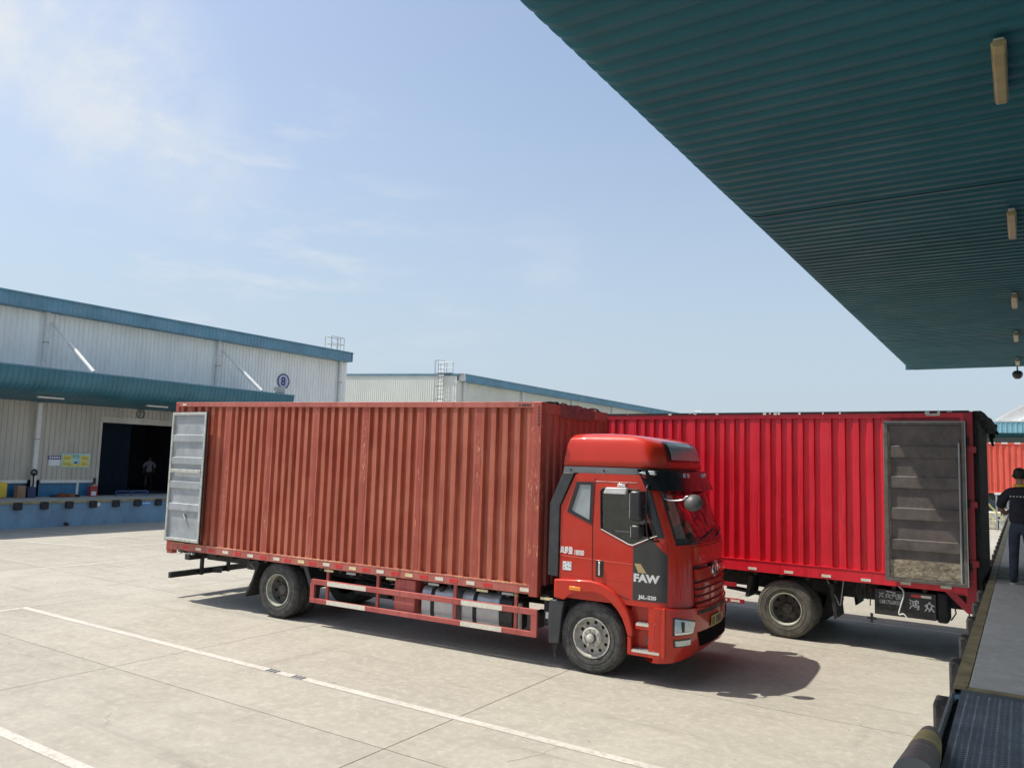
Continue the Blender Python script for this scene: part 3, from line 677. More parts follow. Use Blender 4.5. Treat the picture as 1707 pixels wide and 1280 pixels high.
for x in (0, .45, .9): mb.tube([(x, 0, -.3), (x, 0, .65)], .03, 6)
for z in (.3, .65): mb.tube([(0, 0, z), (.9, 0, z)], .03, 6)
mb.build('rail', M['galv'], q)

w3 = thing('warehouse', 'warehouse with teal eaves and white pitched roof beyond the far end of the dock', 'warehouse', (0, 64, 0))
mb = MB(); ribwall(mb, 0, -8, 30, 5.86, 6.62, .30, .03, 'x'); P(mb, 'eaves_fascia', mat('light_teal_fascia', (.20,.42,.50), .5, world=True), w3, recalc=False)
mb = MB(); mb.box(-8, 30, -.04, 6, 6.62, 6.68); P(mb, 'canopy_top', M['white'], w3)
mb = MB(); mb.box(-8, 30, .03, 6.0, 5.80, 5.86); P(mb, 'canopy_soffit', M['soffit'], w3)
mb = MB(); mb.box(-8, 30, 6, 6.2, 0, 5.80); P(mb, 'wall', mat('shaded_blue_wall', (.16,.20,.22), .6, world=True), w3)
mb = MB(); mb.prism([(-1.45, 6.68), (9, 13.3), (30, 13.3), (30, 6.68)], 'y', .5, .7); q = P(mb, 'gable_wall', M['wallw'], w3)
mb = MB(); mb.bar((-1.5, .45, 6.75), (9, .45, 13.4), .08, .16, (0,1,0)); mb.bar((-.05, .45, 6.75), (9.5, .45, 12.2), .08, .12, (0,1,0)); P(mb, 'roof_edge', M['white'], w3)
# pallet stacks and hoses at the far end of the yard
q = thing('pallet_stack', 'heap of pale wrapped goods and pallets beyond the far end of the red truck', 'pallet stack', (-1.25, 50.5, 0))
for k, (x, z, w, h) in enumerate(((-.25, .0, .8, .55), (.35, .0, .7, .75), (-.1, .55, .6, .4), (.45, .75, .4, .35))):
    MB().box(x-w/2, x+w/2, -.3, .4, z, z+h).build('wrapped_bale', mat('bale_tone', [(.5,.46,.36),(.42,.42,.38),(.6,.58,.45),(.35,.33,.3)][k], .9, var=.4, vs=4), q, bevel=.05)
q = thing('yellow_hoses', 'yellow straps slanting down behind the black rear of the red truck', 'straps', (-1.2, 46.0, 0))
for (a, e) in (((-.55, 0, 1.9), (.25, 0, .9)), ((-.50, .1, 1.7), (.55, .1, .6)), ((-.55, -.1, 1.5), (.05, -.1, .55))):
    MB().tube([a, ((a[0]+e[0])/2, a[1], (a[2]+e[2])/2-.06), e], .028, 6).build('strap', M['rope'], q, smooth=60)
q = thing('grey_stand', 'grey steel stand behind the man at the far end of the dock', 'stand', (-.95, 49.0, 0))
for x in (-.3, .2, .5): MB().box(x, x+.08, 0, .08, 0, 1.9).build('leg', M['galv'], q)
MB().box(-.35, .65, 0, .5, 1.9, 2.0).build('top', M['white'], q)

# ------------------------------------------------------------------ truck parts
def corr_profile(x0, x1, pitch, d, flat0=0.0, flat1=0.0):
    p = [(x0, 0)]; a = x0+flat0; n = max(1, int(round((x1-flat1-a)/pitch))); w = (x1-flat1-a)/n
    for k in range(n):
        s = a+k*w; p += [(s+w*.22, 0), (s+w*.31, d), (s+w*.71, d), (s+w*.80, 0)]
    p.append((x1, 0)); return p
def cargo_box(root, L, Wd, zb, zt, mr, ms, mrail, mfront, pitch, seams, dep=.036, railb=.13, railt=.09):
    """zt(x) gives the roof height; near side is y=0"""
    def side(y, sgn):
        xs = seams
        for a, c_ in zip(xs[:-1], xs[1:]):
            p = corr_profile(a+.045, c_-.045, pitch, dep)
            mb = MB(); nv = 9; jt = [[random.gauss(0, .0017) if 0 < v < nv else 0 for v in range(nv+1)] for u in range(len(p))]
            mb.grid(lambda u, v: (p[u][0]+(jt[u][v] if 0 < u < len(p)-1 else 0), y+sgn*(p[u][1]+jt[u][-1-v]*1.1), zb+railb-.01+(zt(p[u][0])-railt+.01-zb-railb+.01)*v/nv), list(range(len(p))), list(range(nv+1)))
            mb.build('side_panel', mr, root, recalc=False, smooth=25)
        for a in xs:
            mb = MB(); mb.box(a-.047, a+.047, min(y-sgn*.002, y+sgn*.02), max(y-sgn*.002, y+sgn*.02), zb+railb-.01, zt(a)-railt+.01); mb.build('weld_seam', ms, root)
    side(0.004, 1); side(Wd-.004, -1)
    x0 = -L
    for y0, y1 in ((-.014, .07), (Wd-.07, Wd+.014)):
        mb = MB(); mb.add([(x0,y0,zt(x0)-railt),(0,y0,zt(0)-railt),(0,y1,zt(0)-railt),(x0,y1,zt(x0)-railt),(x0,y0,zt(x0)),(0,y0,zt(0)),(0,y1,zt(0)),(x0,y1,zt(x0))],
                          [(0,3,2,1),(4,5,6,7),(0,1,5,4),(1,2,6,5),(2,3,7,6),(3,0,4,7)]); mb.build('top_rail', mrail, root, bevel=.006)
        mb = MB(); mb.box(x0, -.001, y0, y1, zb, zb+railb); mb.build('bottom_rail', mrail, root, bevel=.006)
    for xa, xb in ((x0, x0+.09), (-.135, .0)):
        for y0, y1 in ((-.018, .11), (Wd-.11, Wd+.018)):
            mb = MB(); mb.box(xa-.003, xb+.003, y0, y1, zb-.03, zt(xa)-.004); mb.build('corner_post', ms, root, bevel=.008)
    p = corr_profile(.11, Wd-.11, .22, .036)
    mb = MB(); mb.grid(lambda u, v: (-.02-p[u][1], p[u][0], zb+.02 if v == 0 else zt(0)-.14), list(range(len(p))), [0, 1]); mb.build('front_panel', mfront, root, recalc=False)
    mb = MB(); mb.box(-.08, .004, .11, Wd-.11, zt(0)-.16, zt(0)-.004); mb.build('front_header', mfront, root)
    mb = MB(); mb.add([(x0+.01,.01,zt(x0)-.02),(-.01,.01,zt(0)-.02),(-.01,Wd-.01,zt(0)-.02),(x0+.01,Wd-.01,zt(x0)-.02)],[(0,1,2,3)]); mb.build('roof', mfront, root, recalc=False)
    mb = MB(); mb.box(x0+.02, -.02, .07, Wd-.07, zb+.02, zb+.10); mb.build('floor', M['inner'], root)
    # cross bearers under the floor
    k = 0; x = x0+.4; first = None
    while x < -.3:
        if first is None:
            mb = MB(); mb.box(0, .06, .08, Wd-.08, zb-.06, zb+.02); first = mb.build('cross_bearer', M['chassis'], root); first.location = (x, 0, 0)
        else: inst(first, root, (x, 0, 0))
        x += .45
def wheel(root, x, y, z, r, sgn, style, mt, double=False):
    """sgn -1: outer face towards -y"""
    def W_(mb, pr, **k): return mb.lathe([(a, sgn*h) for a, h in pr], (x, y, z), 'y', 44, **k)
    rim_r = r*.575
    mb = MB()
    if style == 'front':
        # disc with hand holes, hub bulging outwards
        W_(mb, [(rim_r, .26), (rim_r-.01, .0), (rim_r-.002, -.012), (rim_r-.022, -.012), (rim_r-.03, .06), (rim_r*.82, .085)])
        ring = [(x+rim_r*.82*math.cos(2*math.pi*k/40), z+rim_r*.82*math.sin(2*math.pi*k/40)) for k in range(40)]
        holes = []
        inner = [(x+rim_r*.52*math.cos(2*math.pi*k/30), z+rim_r*.52*math.sin(2*math.pi*k/30)) for k in range(30)]
        for h in range(10):
            a = 2*math.pi*(h+.3)/10; cx_, cz_ = x+rim_r*.695*math.cos(a), z+rim_r*.695*math.sin(a)
            holes.append([(cx_+.026*math.cos(q_)*(1), cz_+.026*math.sin(q_)) for q_ in [2*math.pi*i/10 for i in range(10)]])
        mb.holed(ring, holes+[inner], 'y', y-.085*(-sgn) if False else y+sgn*.085, y+sgn*.095)
        W_(mb, [(rim_r*.53, .09), (rim_r*.50, .05), (rim_r*.50, -.0), (rim_r*.44, -.012), (rim_r*.30, -.012), (.062, -.012), (.060, -.05), (.045, -.06), (0, -.062)])
        for h in range(10):
            a = 2*math.pi*h/10; mb.tube([(x+rim_r*.40*math.cos(a), y+sgn*(-.005)*1, z+rim_r*.40*math.sin(a)), (x+rim_r*.40*math.cos(a), y+sgn*(-.035), z+rim_r*.40*math.sin(a))], .013, 6)
        w = mb.build('wheel', M['rimwhite'], root, smooth=35)
        mb = MB(); W_(mb, [(.062, -.013), (.068, -.014), (.075, -.020), (.058, -.046), (0, -.048)]); mb.build('hub_cap', M['darkplastic'], w, smooth=40)
        mb = MB(); W_(mb, [(0, .13), (rim_r*.9, .13), (rim_r*.9, .14)]); mb.build('brake_drum', M['rimdark'], w, smooth=40)
    else:
        mb.cur = 0; W_(mb, [(rim_r-.012, .02), (rim_r-.02, .10), (rim_r*.84, .13), (rim_r*.80, .155), (rim_r*.62, .165), (rim_r*.50, .15), (rim_r*.36, .15), (rim_r*.30, .10), (rim_r*.16, .09), (0, .088)])
        for h in range(10):
            a = 2*math.pi*h/10; mb.tube([(x+rim_r*.43*math.cos(a), y+sgn*.15, z+rim_r*.43*math.sin(a)), (x+rim_r*.43*math.cos(a), y+sgn*.115, z+rim_r*.43*math.sin(a))], .013, 6)
        w = mb.build('wheel', M['rimdark'], root, smooth=35)
        mb = MB(); W_(mb, [(rim_r, .10), (rim_r, -.012), (rim_r-.018, -.012), (rim_r-.02, .04), (rim_r-.035, .09)]); mb.build('rim_flange', M['rimedge'], w, smooth=35)
        mb = MB()
        for h in range(8):
            a = 2*math.pi*(h+.2)/8; cx_, cz_ = x+rim_r*.72*math.cos(a), z+rim_r*.72*math.sin(a)
            mb.lathe([(0, 0), (.028, 0), (.028, sgn*.01)], (cx_, y+sgn*.150, cz_), 'y', 10)
        mb.build('hand_hole', M['blackgloss'], w, recalc=False)
    # tyre
    mb = MB(); wd = .26
    def tyre(o):
        pr = [(rim_r-.004, .02), (rim_r+.012, -.008), (rim_r+.05, -.016), (r*.80, -.022), (r*.90, -.016), (r*.955, .004), (r*.985, .022), (r, .036)]
        g = .036; gw = (wd-.072)/5
        for k in range(5):
            a = .036+k*gw
            pr += [(r, a+gw*.78), (r-.012, a+gw*.82), (r-.012, a+gw*.98), (r, a+gw)] if k < 4 else [(r, a+gw)]
        pr += [(r*.985, wd-.02), (r*.90, wd+.016), (rim_r+.05, wd+.016), (rim_r, wd-.02)]
        W_(mb, [(a, h+o) for a, h in pr])
    tyre(0)
    if double: tyre(.32)
    # shoulder lugs
    t_ = mb.build('tyre', mt, w, smooth=40)
    lug = MB(); nl = 54
    for k in range(nl):
        a = 2*math.pi*k/nl; ca, sa = math.cos(a), math.sin(a); ta = (-sa, ca)
        def pt(rr_, h, o_): return (x+rr_*ca+ta[0]*o_, y+sgn*h, z+rr_*sa+ta[1]*o_)
        h0, h1 = -.004, .03
        lug.add([pt(r*.945, h0-.010, -.012), pt(r*.945, h0-.010, .012), pt(r+.004, h1, .012), pt(r+.004, h1, -.012), pt(r*.945, h0+.02, -.012), pt(r*.945, h0+.02, .012)], [(0,1,2,3),(0,3,4),(1,5,2),(4,5,1,0),(3,2,5,4)])
    q = lug.build('tread_lug', mt, w); q['kind'] = 'stuff'
    # raised rings on the sidewall
    mb = MB(); W_(mb, [(r*.70, -.0195), (r*.705, -.024), (r*.715, -.024), (r*.72, -.0200)]); W_(mb, [(r*.86, -.018), (r*.865, -.0235), (r*.875, -.0235), (r*.88, -.0175)]); mb.build('sidewall_ring', mt, w, smooth=60)
    return w

CAB = [(0.90,1.76,2.20),(1.87,1.75,2.19),(2.74,1.50,1.87)]
BUM = [(0.30,1.76,2.20),(.42,1.78,2.25),(1.05,1.80,2.26)]
YC = 1.225; HW = 1.19; PW = 2.5
def lerp(T, z):
    if z <= T[0][0]: return T[0][1:]
    for a, c_ in zip(T[:-1], T[1:]):
        if z <= c_[0]:
            t_ = (z-a[0])/(c_[0]-a[0]); return tuple(a[i]+(c_[i]-a[i])*t_ for i in (1, 2))
    a, c_ = T[-2], T[-1]; t_ = (z-a[0])/(c_[0]-a[0]); return tuple(a[i]+(c_[i]-a[i])*t_ for i in (1, 2))
def SF(u, z, T=CAB, off=0.0, hw=HW):
    x0, xf = lerp(T, z); s = max(0, 1-abs(u)**PW)**(1/PW)
    x = x0+(xf-x0)*s; p = Vector((x, YC+hw*u, z))
    if off:
        e = .003; u1 = max(-1, u-e); u3 = min(1, u+e)
        f = lambda q: Vector((x0+(xf-x0)*max(0, 1-abs(q)**PW)**(1/PW), YC+hw*q, 0))
        t_ = f(u3)-f(u1); n_ = Vector((t_.y, -t_.x, 0)).normalized(); p += n_*off
    return p
def side_y(x, z, near=True):
    x0, xf = lerp(CAB, z)
    if x <= x0: y = YC-HW
    else:
        r_ = min(1, (x-x0)/(xf-x0)); y = YC-HW*(max(0, 1-r_**PW))**(1/PW)
    return y
def patch(us, zs, off, T=CAB, hw=HW): 
    return MB().grid(lambda u, z: SF(u, z, T, off, hw), us, zs)
def lin(a, b, n): return [a+(b-a)*i/n for i in range(n+1)]
def quadpatch(c, off, n=10, T=CAB, hw=HW):
    """four (u,z) corners: top-left, top-right, bottom-right, bottom-left"""
    def f(s, t_):
        a = [c[0][i]*(1-s)+c[1][i]*s for i in (0,1)]; b_ = [c[3][i]*(1-s)+c[2][i]*s for i in (0,1)]
        return SF(a[0]*(1-t_)+b_[0]*t_, a[1]*(1-t_)+b_[1]*t_, T, off, hw)
    return MB().grid(f, lin(0,1,n), lin(0,1,n))
def shell(c, o0, o1, n=10, T=CAB, hw=HW):
    """closed slab between two offsets over a quad patch"""
    mb = MB(); def_ = lambda off: quadpatch(c, off, n, T, hw).v
    a, b_ = def_(o0), def_(o1); m_ = n+1; k = len(a)
    fs = []
    for j in range(n):
        for i in range(n):
            q = (j*m_+i, j*m_+i+1, (j+1)*m_+i+1, (j+1)*m_+i); fs.append(tuple(k+t for t in q)); fs.append(q[::-1])
    edge = [i for i in range(n+1)]+[j*m_+n for j in range(1, n+1)]+[n*m_+i for i in range(n-1, -1, -1)]+[j*m_ for j in range(n-1, 0, -1)]
    for i in range(len(edge)):
        p, q = edge[i], edge[(i+1) % len(edge)]; fs.append((p, q, k+q, k+p))
    return mb.add(a+b_, fs)
def flipy(mb):
    mb.v = [(p[0], 2*YC-p[1], p[2]) for p in mb.v]; return mb
def cab(root, red, red2, detail=True):
    us = sorted(set([-1, -.997, -.99, -.98, -.97, -.945, -.92, -.89, -.86, -.83, -.80, -.75, -.7]+lin(-.6, .6, 12)+[1, .997, .99, .98, .97, .945, .92, .89, .86, .83, .80, .75, .7]))
    zs = [1.0, 1.08, 1.3, 1.6, 1.83, 1.87, 1.93, 2.0, 2.15, 2.3, 2.45, 2.55, 2.6, 2.68, 2.74, 2.77]
    body = MB(); ws = MB(); blk = MB(); qg = [MB(), MB()]; dec = [MB(), MB()]
    for j in range(len(zs)-1):
        for i in range(len(us)-1):
            um = (us[i]+us[i+1])/2; zm = (zs[j]+zs[j+1])/2; c_ = [SF(us[i], zs[j]), SF(us[i+1], zs[j]), SF(us[i+1], zs[j+1]), SF(us[i], zs[j+1])]
            tgt = body
            if abs(um) < (.86 if zm < 2.3 else .83) and 1.93 < zm < 2.60: tgt = ws
            elif abs(um) < .89 and 1.83 < zm < 2.68: tgt = blk
            elif abs(um) > .97 and 1.93 < zm < 2.55: tgt = qg[um > 0]
            tgt.add(c_, [(0,1,2,3)])
    # roof
    top = [SF(u, 2.77) for u in us]; n = len(top)
    rf = top+[Vector((.36, YC+HW, 2.77)), Vector((.36, YC-HW, 2.77))]
    body.add(rf, [tuple(range(len(rf)))])
    # back wall
    body.add([(.33, YC-HW, 1.0), (.33, YC+HW, 1.0), (.33, YC+HW, 2.77), (.33, YC-HW, 2.77)], [(0,1,2,3)])
    body.build('cab_body', red, root, smooth=50)
    ws.v = [tuple(Vector(p)-Vector((.012, 0, 0))) for p in ws.v]
    ws.build('windscreen', M['glassdark'], root, smooth=60, recalc=False); blk.build('windscreen_surround', M['blackgloss'], root, smooth=60, recalc=False)
    for q_ in qg: q_.build('quarter_glass', M['blackgloss'], root, smooth=60, recalc=False)

    # side walls with real window openings
    outer = [(.33, 1.0), (1.76, 1.0), (1.755, 1.87), (1.66, 2.2), (1.56, 2.53), (1.50, 2.74), (1.50, 2.77), (.62, 2.77), (.55, 2.74), (.33, 2.28)]
    qw = [(.58, 2.63), (.835, 2.64), (.81, 2.07), (.45, 2.215)]
    dw = [(.95, 2.53), (.985, 2.57), (1.535, 2.57), (1.645, 2.20), (1.732, 1.94), (1.44, 1.81), (1.38, 1.82), (.965, 2.0)]
    for near in (True, False):
        fl = (lambda m_: m_) if near else flipy
        y = YC-HW
        fl(MB().holed(outer, [qw, dw], 'y', y, y+.05)).build('cab_side', red, root, bevel=.005)
        fl(MB().holed([(p[0], p[1]) for p in [(.575,2.645),(.845,2.65),(.82,2.05),(.435,2.21)]], [[(.625,2.605),(.80,2.61),(.785,2.11),(.50,2.235)]], 'y', y-.006, y+.01)).build('window_seal', M['blackgloss'], root)
        fl(MB().prism([(.625,2.605),(.80,2.61),(.785,2.11),(.50,2.235)], 'y', y+.006, y+.012)).build('quarter_window', M['greyglass'], root)
        fl(MB().prism(dw, 'y', y+.020, y+.026)).build('door_window', M['glass'], root)
        for seg_ in ([(.965,2.0),(1.38,1.82),(1.44,1.81),(1.73,1.94),(1.79,1.96)],):
            fl(MB().tube([(p[0], y-.003, p[1]) for p in seg_], .007, 6)).build('window_trim', M['silver'], root, smooth=50)
        fl(MB().tube([(.965,y+.0,2.0),(.95,y,2.53),(.985,y,2.57),(1.515,y,2.57)], .009, 6)).build('window_gasket', M['blackgloss'], root, smooth=50)
        # door shut lines
        g = [(.865, 2.70), (.835, 2.05), (.845, 1.30), (.95, 1.20), (1.40, 1.08)]
        fl(MB().tube([(p[0], y-.0005, p[1]) for p in g], .005, 5)).build('door_gap', M['blackgloss'], root)
        fl(MB().tube([(.865, y-.0005, 2.66), (1.49, y-.0005, 2.66)], .004, 5)).build('door_gap', M['blackgloss'], root)
        # swage lines
        for g in ([(.34, 1.585), (.86, 1.565), (1.44, 1.55)], [(.34, 1.33), (.86, 1.315), (1.42, 1.30)], [(.34, 1.98), (.70, 1.83)]):
            fl(MB().tube([(p[0], y+.002, p[1]) for p in g], .0045, 6)).build('swage_line', red, root, smooth=60)
        if near or detail:
            # dark decal panel on the door
            def dz(x): return 1.80+(x-1.46)/.25*.115 if x < 1.71 else 1.915-(x-1.71)/.21*.21
            fl(MB().grid(lambda x, t_: (x, side_y(x, 1.08+(dz(x)-1.08)*t_)-.003, 1.08+(dz(x)-1.08)*t_), [1.45, 1.55, 1.65, 1.71, 1.75, 1.77, 1.80, 1.83, 1.86, 1.89, 1.92], lin(0, 1, 8))).build('door_decal', M['decal'], root, smooth=60, recalc=False)
            fl(MB().tube([(1.925, side_y(1.925, z_)-.001, z_) for z_ in (1.02, 1.3, 1.6, 1.86)], .005, 5)).build('door_gap', M['blackgloss'], root)
            # handle recess
            fl(MB().box(.895, 1.015, y-.006, y+.01, 1.335, 1.565)).build('handle_recess', M['blackgloss'], root, bevel=.012)
            fl(MB().box(.945, .975, y-.035, y-.006, 1.36, 1.54)).build('door_handle', M['chrome'], root, bevel=.008)
        # air deflector behind the cab
        fl(MB().prism([(.36, 2.77), (.54, 2.77), (.32, 2.28), (.315, 1.28), (.15, 1.29), (.16, 2.32)], 'y', y-.02, y+.10)).build('air_deflector', M['darkplastic'], root, bevel=.01)
        # wheel arch
        arch = [(.27,1.25),(.27,.99),(.43,.97),(.52,1.04),(.63,1.085),(.86,1.12),(1.00,1.10),(1.13,1.03),(1.24,.93),(1.32,.82),(1.37,.70),(1.40,.60),(1.475,.60),(1.475,.70),(1.44,.84),(1.38,.96),(1.28,1.08),(1.16,1.18),(1.02,1.25),(.84,1.28)]
        fl(MB().prism(arch, 'y', -.02, .22)).build('wheel_arch', red, root, bevel=.02)
        fl(MB().box(.52, .70, -.032, -.018, 1.12, 1.175)).build('side_marker', M['amber'], root, bevel=.006)
        fl(MB().prism([(.20,.95),(.43,.95),(.40,.80),(.36,.36),(.20,.34),(.18,.70)], 'y', .0, .20)).build('mudguard', M['darkplastic'], root, bevel=.01)
        fl(MB().prism([(.22,.40),(.33,.40),(.29,.13),(.26,.13)], 'y', .06, .075)).build('mud_flap', M['rubber'], root)
        # steps
        fl(MB().box(1.40, 1.90, .14, .22, .38, 1.08)).build('step_housing', red, root)
        fl(MB().prism([(1.86, .37), (1.93, .37), (1.93, 1.02), (1.89, 1.02), (1.88, .80)], 'y', -.01, .16)).build('step_post', red, root, bevel=.01)
        fl(MB().prism([(1.40, .36), (1.46, .36), (1.455, .60), (1.40, .60)], 'y', -.01, .16)).build('step_post', red, root, bevel=.01)
        for z, xa, xb, yo in ((.36, 1.455, 1.865, -.012), (.705, 1.50, 1.875, .02)):
            st = fl(MB().box(xa, xb, yo, .15, z, z+.065)).build('step', red, root, bevel=.008)
            mb = MB(); mb.box(xa+.01, xb-.01, yo+.004, .145, z+.066, z+.078)
            for k in range(9): mb.box(xa+.03+k*.038, xa+.045+k*.038, yo+.012, .12, z+.078, z+.086)
            fl(mb).build('aluminium_tread', M['tank'], st)
            mb = MB(); mb.box(xa+.012, xb-.012, yo-.004, yo+.01, z+.045, z+.08); fl(mb).build('tread_nosing', M['chrome'], st)
        fl(MB().box(1.62, 1.80, .132, .141, .50, .60)).build('step_plate', M['greystrip'], root)
        # big door mirror and its bracket
        ym = YC-HW
        mir = fl(MB().box(1.50, 1.66, ym-.30, ym-.10, 2.16, 2.56)).build('door_mirror', M['blackplastic'], root, bevel=.03)
        fl(MB().box(1.494, 1.50, ym-.28, ym-.12, 2.19, 2.53)).build('mirror_glass', M['lens'], mir)
        mir = fl(MB().box(1.52, 1.66, ym-.30, ym-.12, 1.92, 2.11)).build('wide_mirror', M['blackplastic'], root, bevel=.03)
        fl(MB().box(1.514, 1.52, ym-.28, ym-.14, 1.94, 2.09)).build('mirror_glass', M['lens'], mir)
        fl(MB().tube(smooth([(1.66, ym+.02, 2.63), (1.69, ym-.10, 2.64), (1.70, ym-.18, 2.58), (1.70, ym-.2, 2.3), (1.72, ym-.19, 1.98), (1.78, ym-.10, 1.90), (1.82, ym+.04, 1.89)]), .013, 8)).build('mirror_arm', M['blackplastic'], root, smooth=50)
        fl(MB().tube([(1.70, ym-.2, 2.36), (1.60, ym-.2, 2.36)], .012, 6)).build('mirror_stay', M['darkplastic'], root, smooth=50)
    # rain guard over the near window
    MB().prism([(1.03,2.50),(1.07,2.585),(1.38,2.59),(1.36,2.50)], 'y', YC-HW-.10, YC-HW-.012).build('window_visor', M['silver'], root, bevel=.01)
    MB().box(1.22, 1.34, YC-HW-.05, YC-HW-.001, 2.60, 2.64).build('visor_clip', M['chrome'], root, bevel=.005)
    # kerb mirror on its arm
    c_ = Vector((2.23, .20, 2.43))
    MB().tube(smooth([SF(-.87, 2.54, off=.0), SF(-.87, 2.47, off=.05)+Vector((0,0,-.02)), c_+Vector((-.16, -.03, .02)), c_+Vector((-.08, -.02, .075)), c_+Vector((-.02, 0, .07))]), .010, 8).build('kerb_mirror_arm', M['chrome'], root, smooth=50)
    MB().tube([SF(-.87, 2.60, off=.0), SF(-.87, 2.46, off=.02)], .035, 10).build('mirror_mount', M['darkplastic'], root, smooth=50)
    mb = MB(); prf = [(0, .06), (.05, .055), (.095, .035), (.122, 0), (.126, -.02), (.116, -.03), (0, -.03)]
    mb.lathe([(a, h) for a, h in prf], (0,0,0), 'z', 24); Rm = Matrix.Rotation(R(12), 4, 'Y') @ Matrix.Rotation(R(58), 4, 'X')
    mb.v = [tuple(Rm @ Vector(p) + c_) for p in mb.v]; mb.build('kerb_mirror', M['mirrorgrey'], root, smooth=50)
    # grey strip between cab and fairing
    def ring(xb, x0, xf, hw, z, n=22, p=2.2):
        pts = [Vector((xb, YC-hw, z)), Vector((xb+.4*(x0-xb), YC-hw, z)), Vector((xb+.8*(x0-xb), YC-hw, z))]
        for k in range(n+1):
            a = -math.pi/2+math.pi*k/n; u = math.sin(a); pts.append(Vector((x0+(xf-x0)*max(0, 1-abs(u)**p)**(1/p), YC+hw*u, z)))
        pts += [Vector((xb+.8*(x0-xb), YC+hw, z)), Vector((xb+.4*(x0-xb), YC+hw, z)), Vector((xb, YC+hw, z))]
        return pts
    MB().rings([ring(.34, 1.45, 1.80, HW-.03, 2.771), ring(.35, 1.45, 1.80, HW-.05, 2.86)], True, True).build('roof_strip', M['greystrip'], root, smooth=40)
    for x in (.46, .98): MB().lathe([(0,-.004),(.014,-.004),(.014,0)], (x, YC-HW+.035, 2.815), 'y', 8).build('strip_bolt', M['blackgloss'], root)
    # roof fairing
    rs = []
    for (z, xb, x0, xf, hw) in ((2.865,.33,1.50,1.83,1.09),(2.88,.325,1.51,1.84,1.105),(2.97,.33,1.50,1.82,1.10),(3.06,.345,1.49,1.80,1.09),(3.14,.355,1.48,1.77,1.08),(3.20,.37,1.46,1.74,1.065),(3.25,.385,1.42,1.68,1.05),(3.29,.41,1.35,1.59,1.02),(3.32,.44,1.22,1.45,.98),(3.34,.50,1.05,1.25,.92),(3.352,.60,.85,.98,.80)):
        rs.append([Vector((p.x, p.y, p.z)) for p in ring(xb, x0, xf, hw, z, 30, 3.2)])
    MB().rings(rs, True, True).build('roof_fairing', red2, root, smooth=70)
    # slanted window panel set in the fairing's face
    def FP(s, t_):
        tb = [(3.25,1.42,1.68,1.05),(3.20,1.46,1.74,1.065),(3.14,1.48,1.77,1.08),(3.06,1.49,1.80,1.09),(2.96,1.50,1.82,1.10)]
        f = t_*(len(tb)-1); i = min(len(tb)-2, int(f)); g_ = f-i; q = [tb[i][k]*(1-g_)+tb[i+1][k]*g_ for k in range(4)]
        u = -.70+1.40*s; x = q[1]+(q[2]-q[1])*max(0, 1-abs(u)**3.2)**(1/3.2); return Vector((x+.012, YC+q[3]*u, q[0]+.006))
    MB().grid(FP, lin(0,1,14), lin(0,1,4)).build('fairing_window', M['blackgloss'], root, smooth=60, recalc=False)
    MB().grid(lambda s, t_: FP(.06+.88*s, .16+.78*t_)+Vector((.006,0,.003)), lin(0,1,14), lin(0,1,4)).build('fairing_glass', M['greyglass'], root, smooth=60, recalc=False)
    # sun visor above the windscreen
    vis = MB(); n = 24
    uu = lin(-.985, .985, n)
    def VZ(u, t_):
        z = 2.57+.27*t_; o_ = .13-.07*t_; b_ = SF(u, 2.66, CAB, o_); return Vector((b_.x+.02-.05*t_, b_.y, z-.02*(1-abs(u))))
    a = [VZ(u, 0) for u in uu]; c2 = [VZ(u, .55) for u in uu]; c3 = [VZ(u, 1.0) for u in uu]; c4 = [Vector((p.x-.14, YC+(p.y-YC)*.95, 2.85)) for p in c3]; c5 = [Vector((p.x-.04, YC+(p.y-YC)*.98, p.z+.005)) for p in a]
    vis.rings([a, c2, c3, c4, c5, a], close=False); vis.build('sun_visor', M['blackgloss'], root, smooth=50)
    for u in (-.42, -.30, .30, .42): 
        p = VZ(u, .8)+Vector((.012, 0, 0)); MB().box(p.x-.02, p.x+.012, p.y-.035, p.y+.035, p.z-.03, p.z+.03).build('clearance_lamp', M['lens'], root, bevel=.01)
    MB().prism([(1.50,2.80),(1.62,2.835),(1.74,2.835),(1.76,2.775),(1.60,2.775)], 'y', YC-HW-.01, YC-HW+.10).build('roof_marker_lamp', M['lens'], root, bevel=.01)
    # front panel, grille, emblem
    zg = [1.55, 1.50, 1.40, 1.30, 1.20, 1.10, .98]
    shell([(-.60,1.545),(.60,1.545),(.56,.95),(-.56,.95)], .0, .012, 14).build('grille_backing', M['blackgloss'], root, smooth=40)
    for k in range(6):
        z = 1.50-k*.094; h = .056 if k else .10
        shell([(-.59+.005*k, z), (.59-.005*k, z), (.585-.005*k, z-h), (-.585+.005*k, z-h)], .008, .045, 14).build('grille_slat', red, root, smooth=40)
    shell([(-.57,.965),(.57,.965),(.56,.915),(-.56,.915)], .008, .055, 14).build('grille_sill', red, root, smooth=40)
    for s_ in (-1, 1):
        shell([(s_*.885-.0, 1.84), (s_*.64, 1.84), (s_*.62, 1.06), (s_*.82, 1.10)] if s_ < 0 else [(.64, 1.84), (.885, 1.84), (.82, 1.10), (.62, 1.06)], .0, .008, 8).build('front_corner_panel', red, root, smooth=40)
    shell([(-.61,1.80),(.61,1.80),(.60,1.565),(-.60,1.565)], .0, .020, 14).build('front_hatch', red, root, smooth=40)
    c_ = SF(0, 1.46, off=.05)
    mb = MB(); mb.lathe([(.118,0),(.130,.012),(.142,.0),(.130,-.006)], (0,0,0), 'x', 32, True); mb.v = [(p[0]+c_.x, p[1]*.98+c_.y, p[2]*.80+c_.z) for p in mb.v]; em = mb.build('emblem_ring', M['chrome'], root, smooth=50)
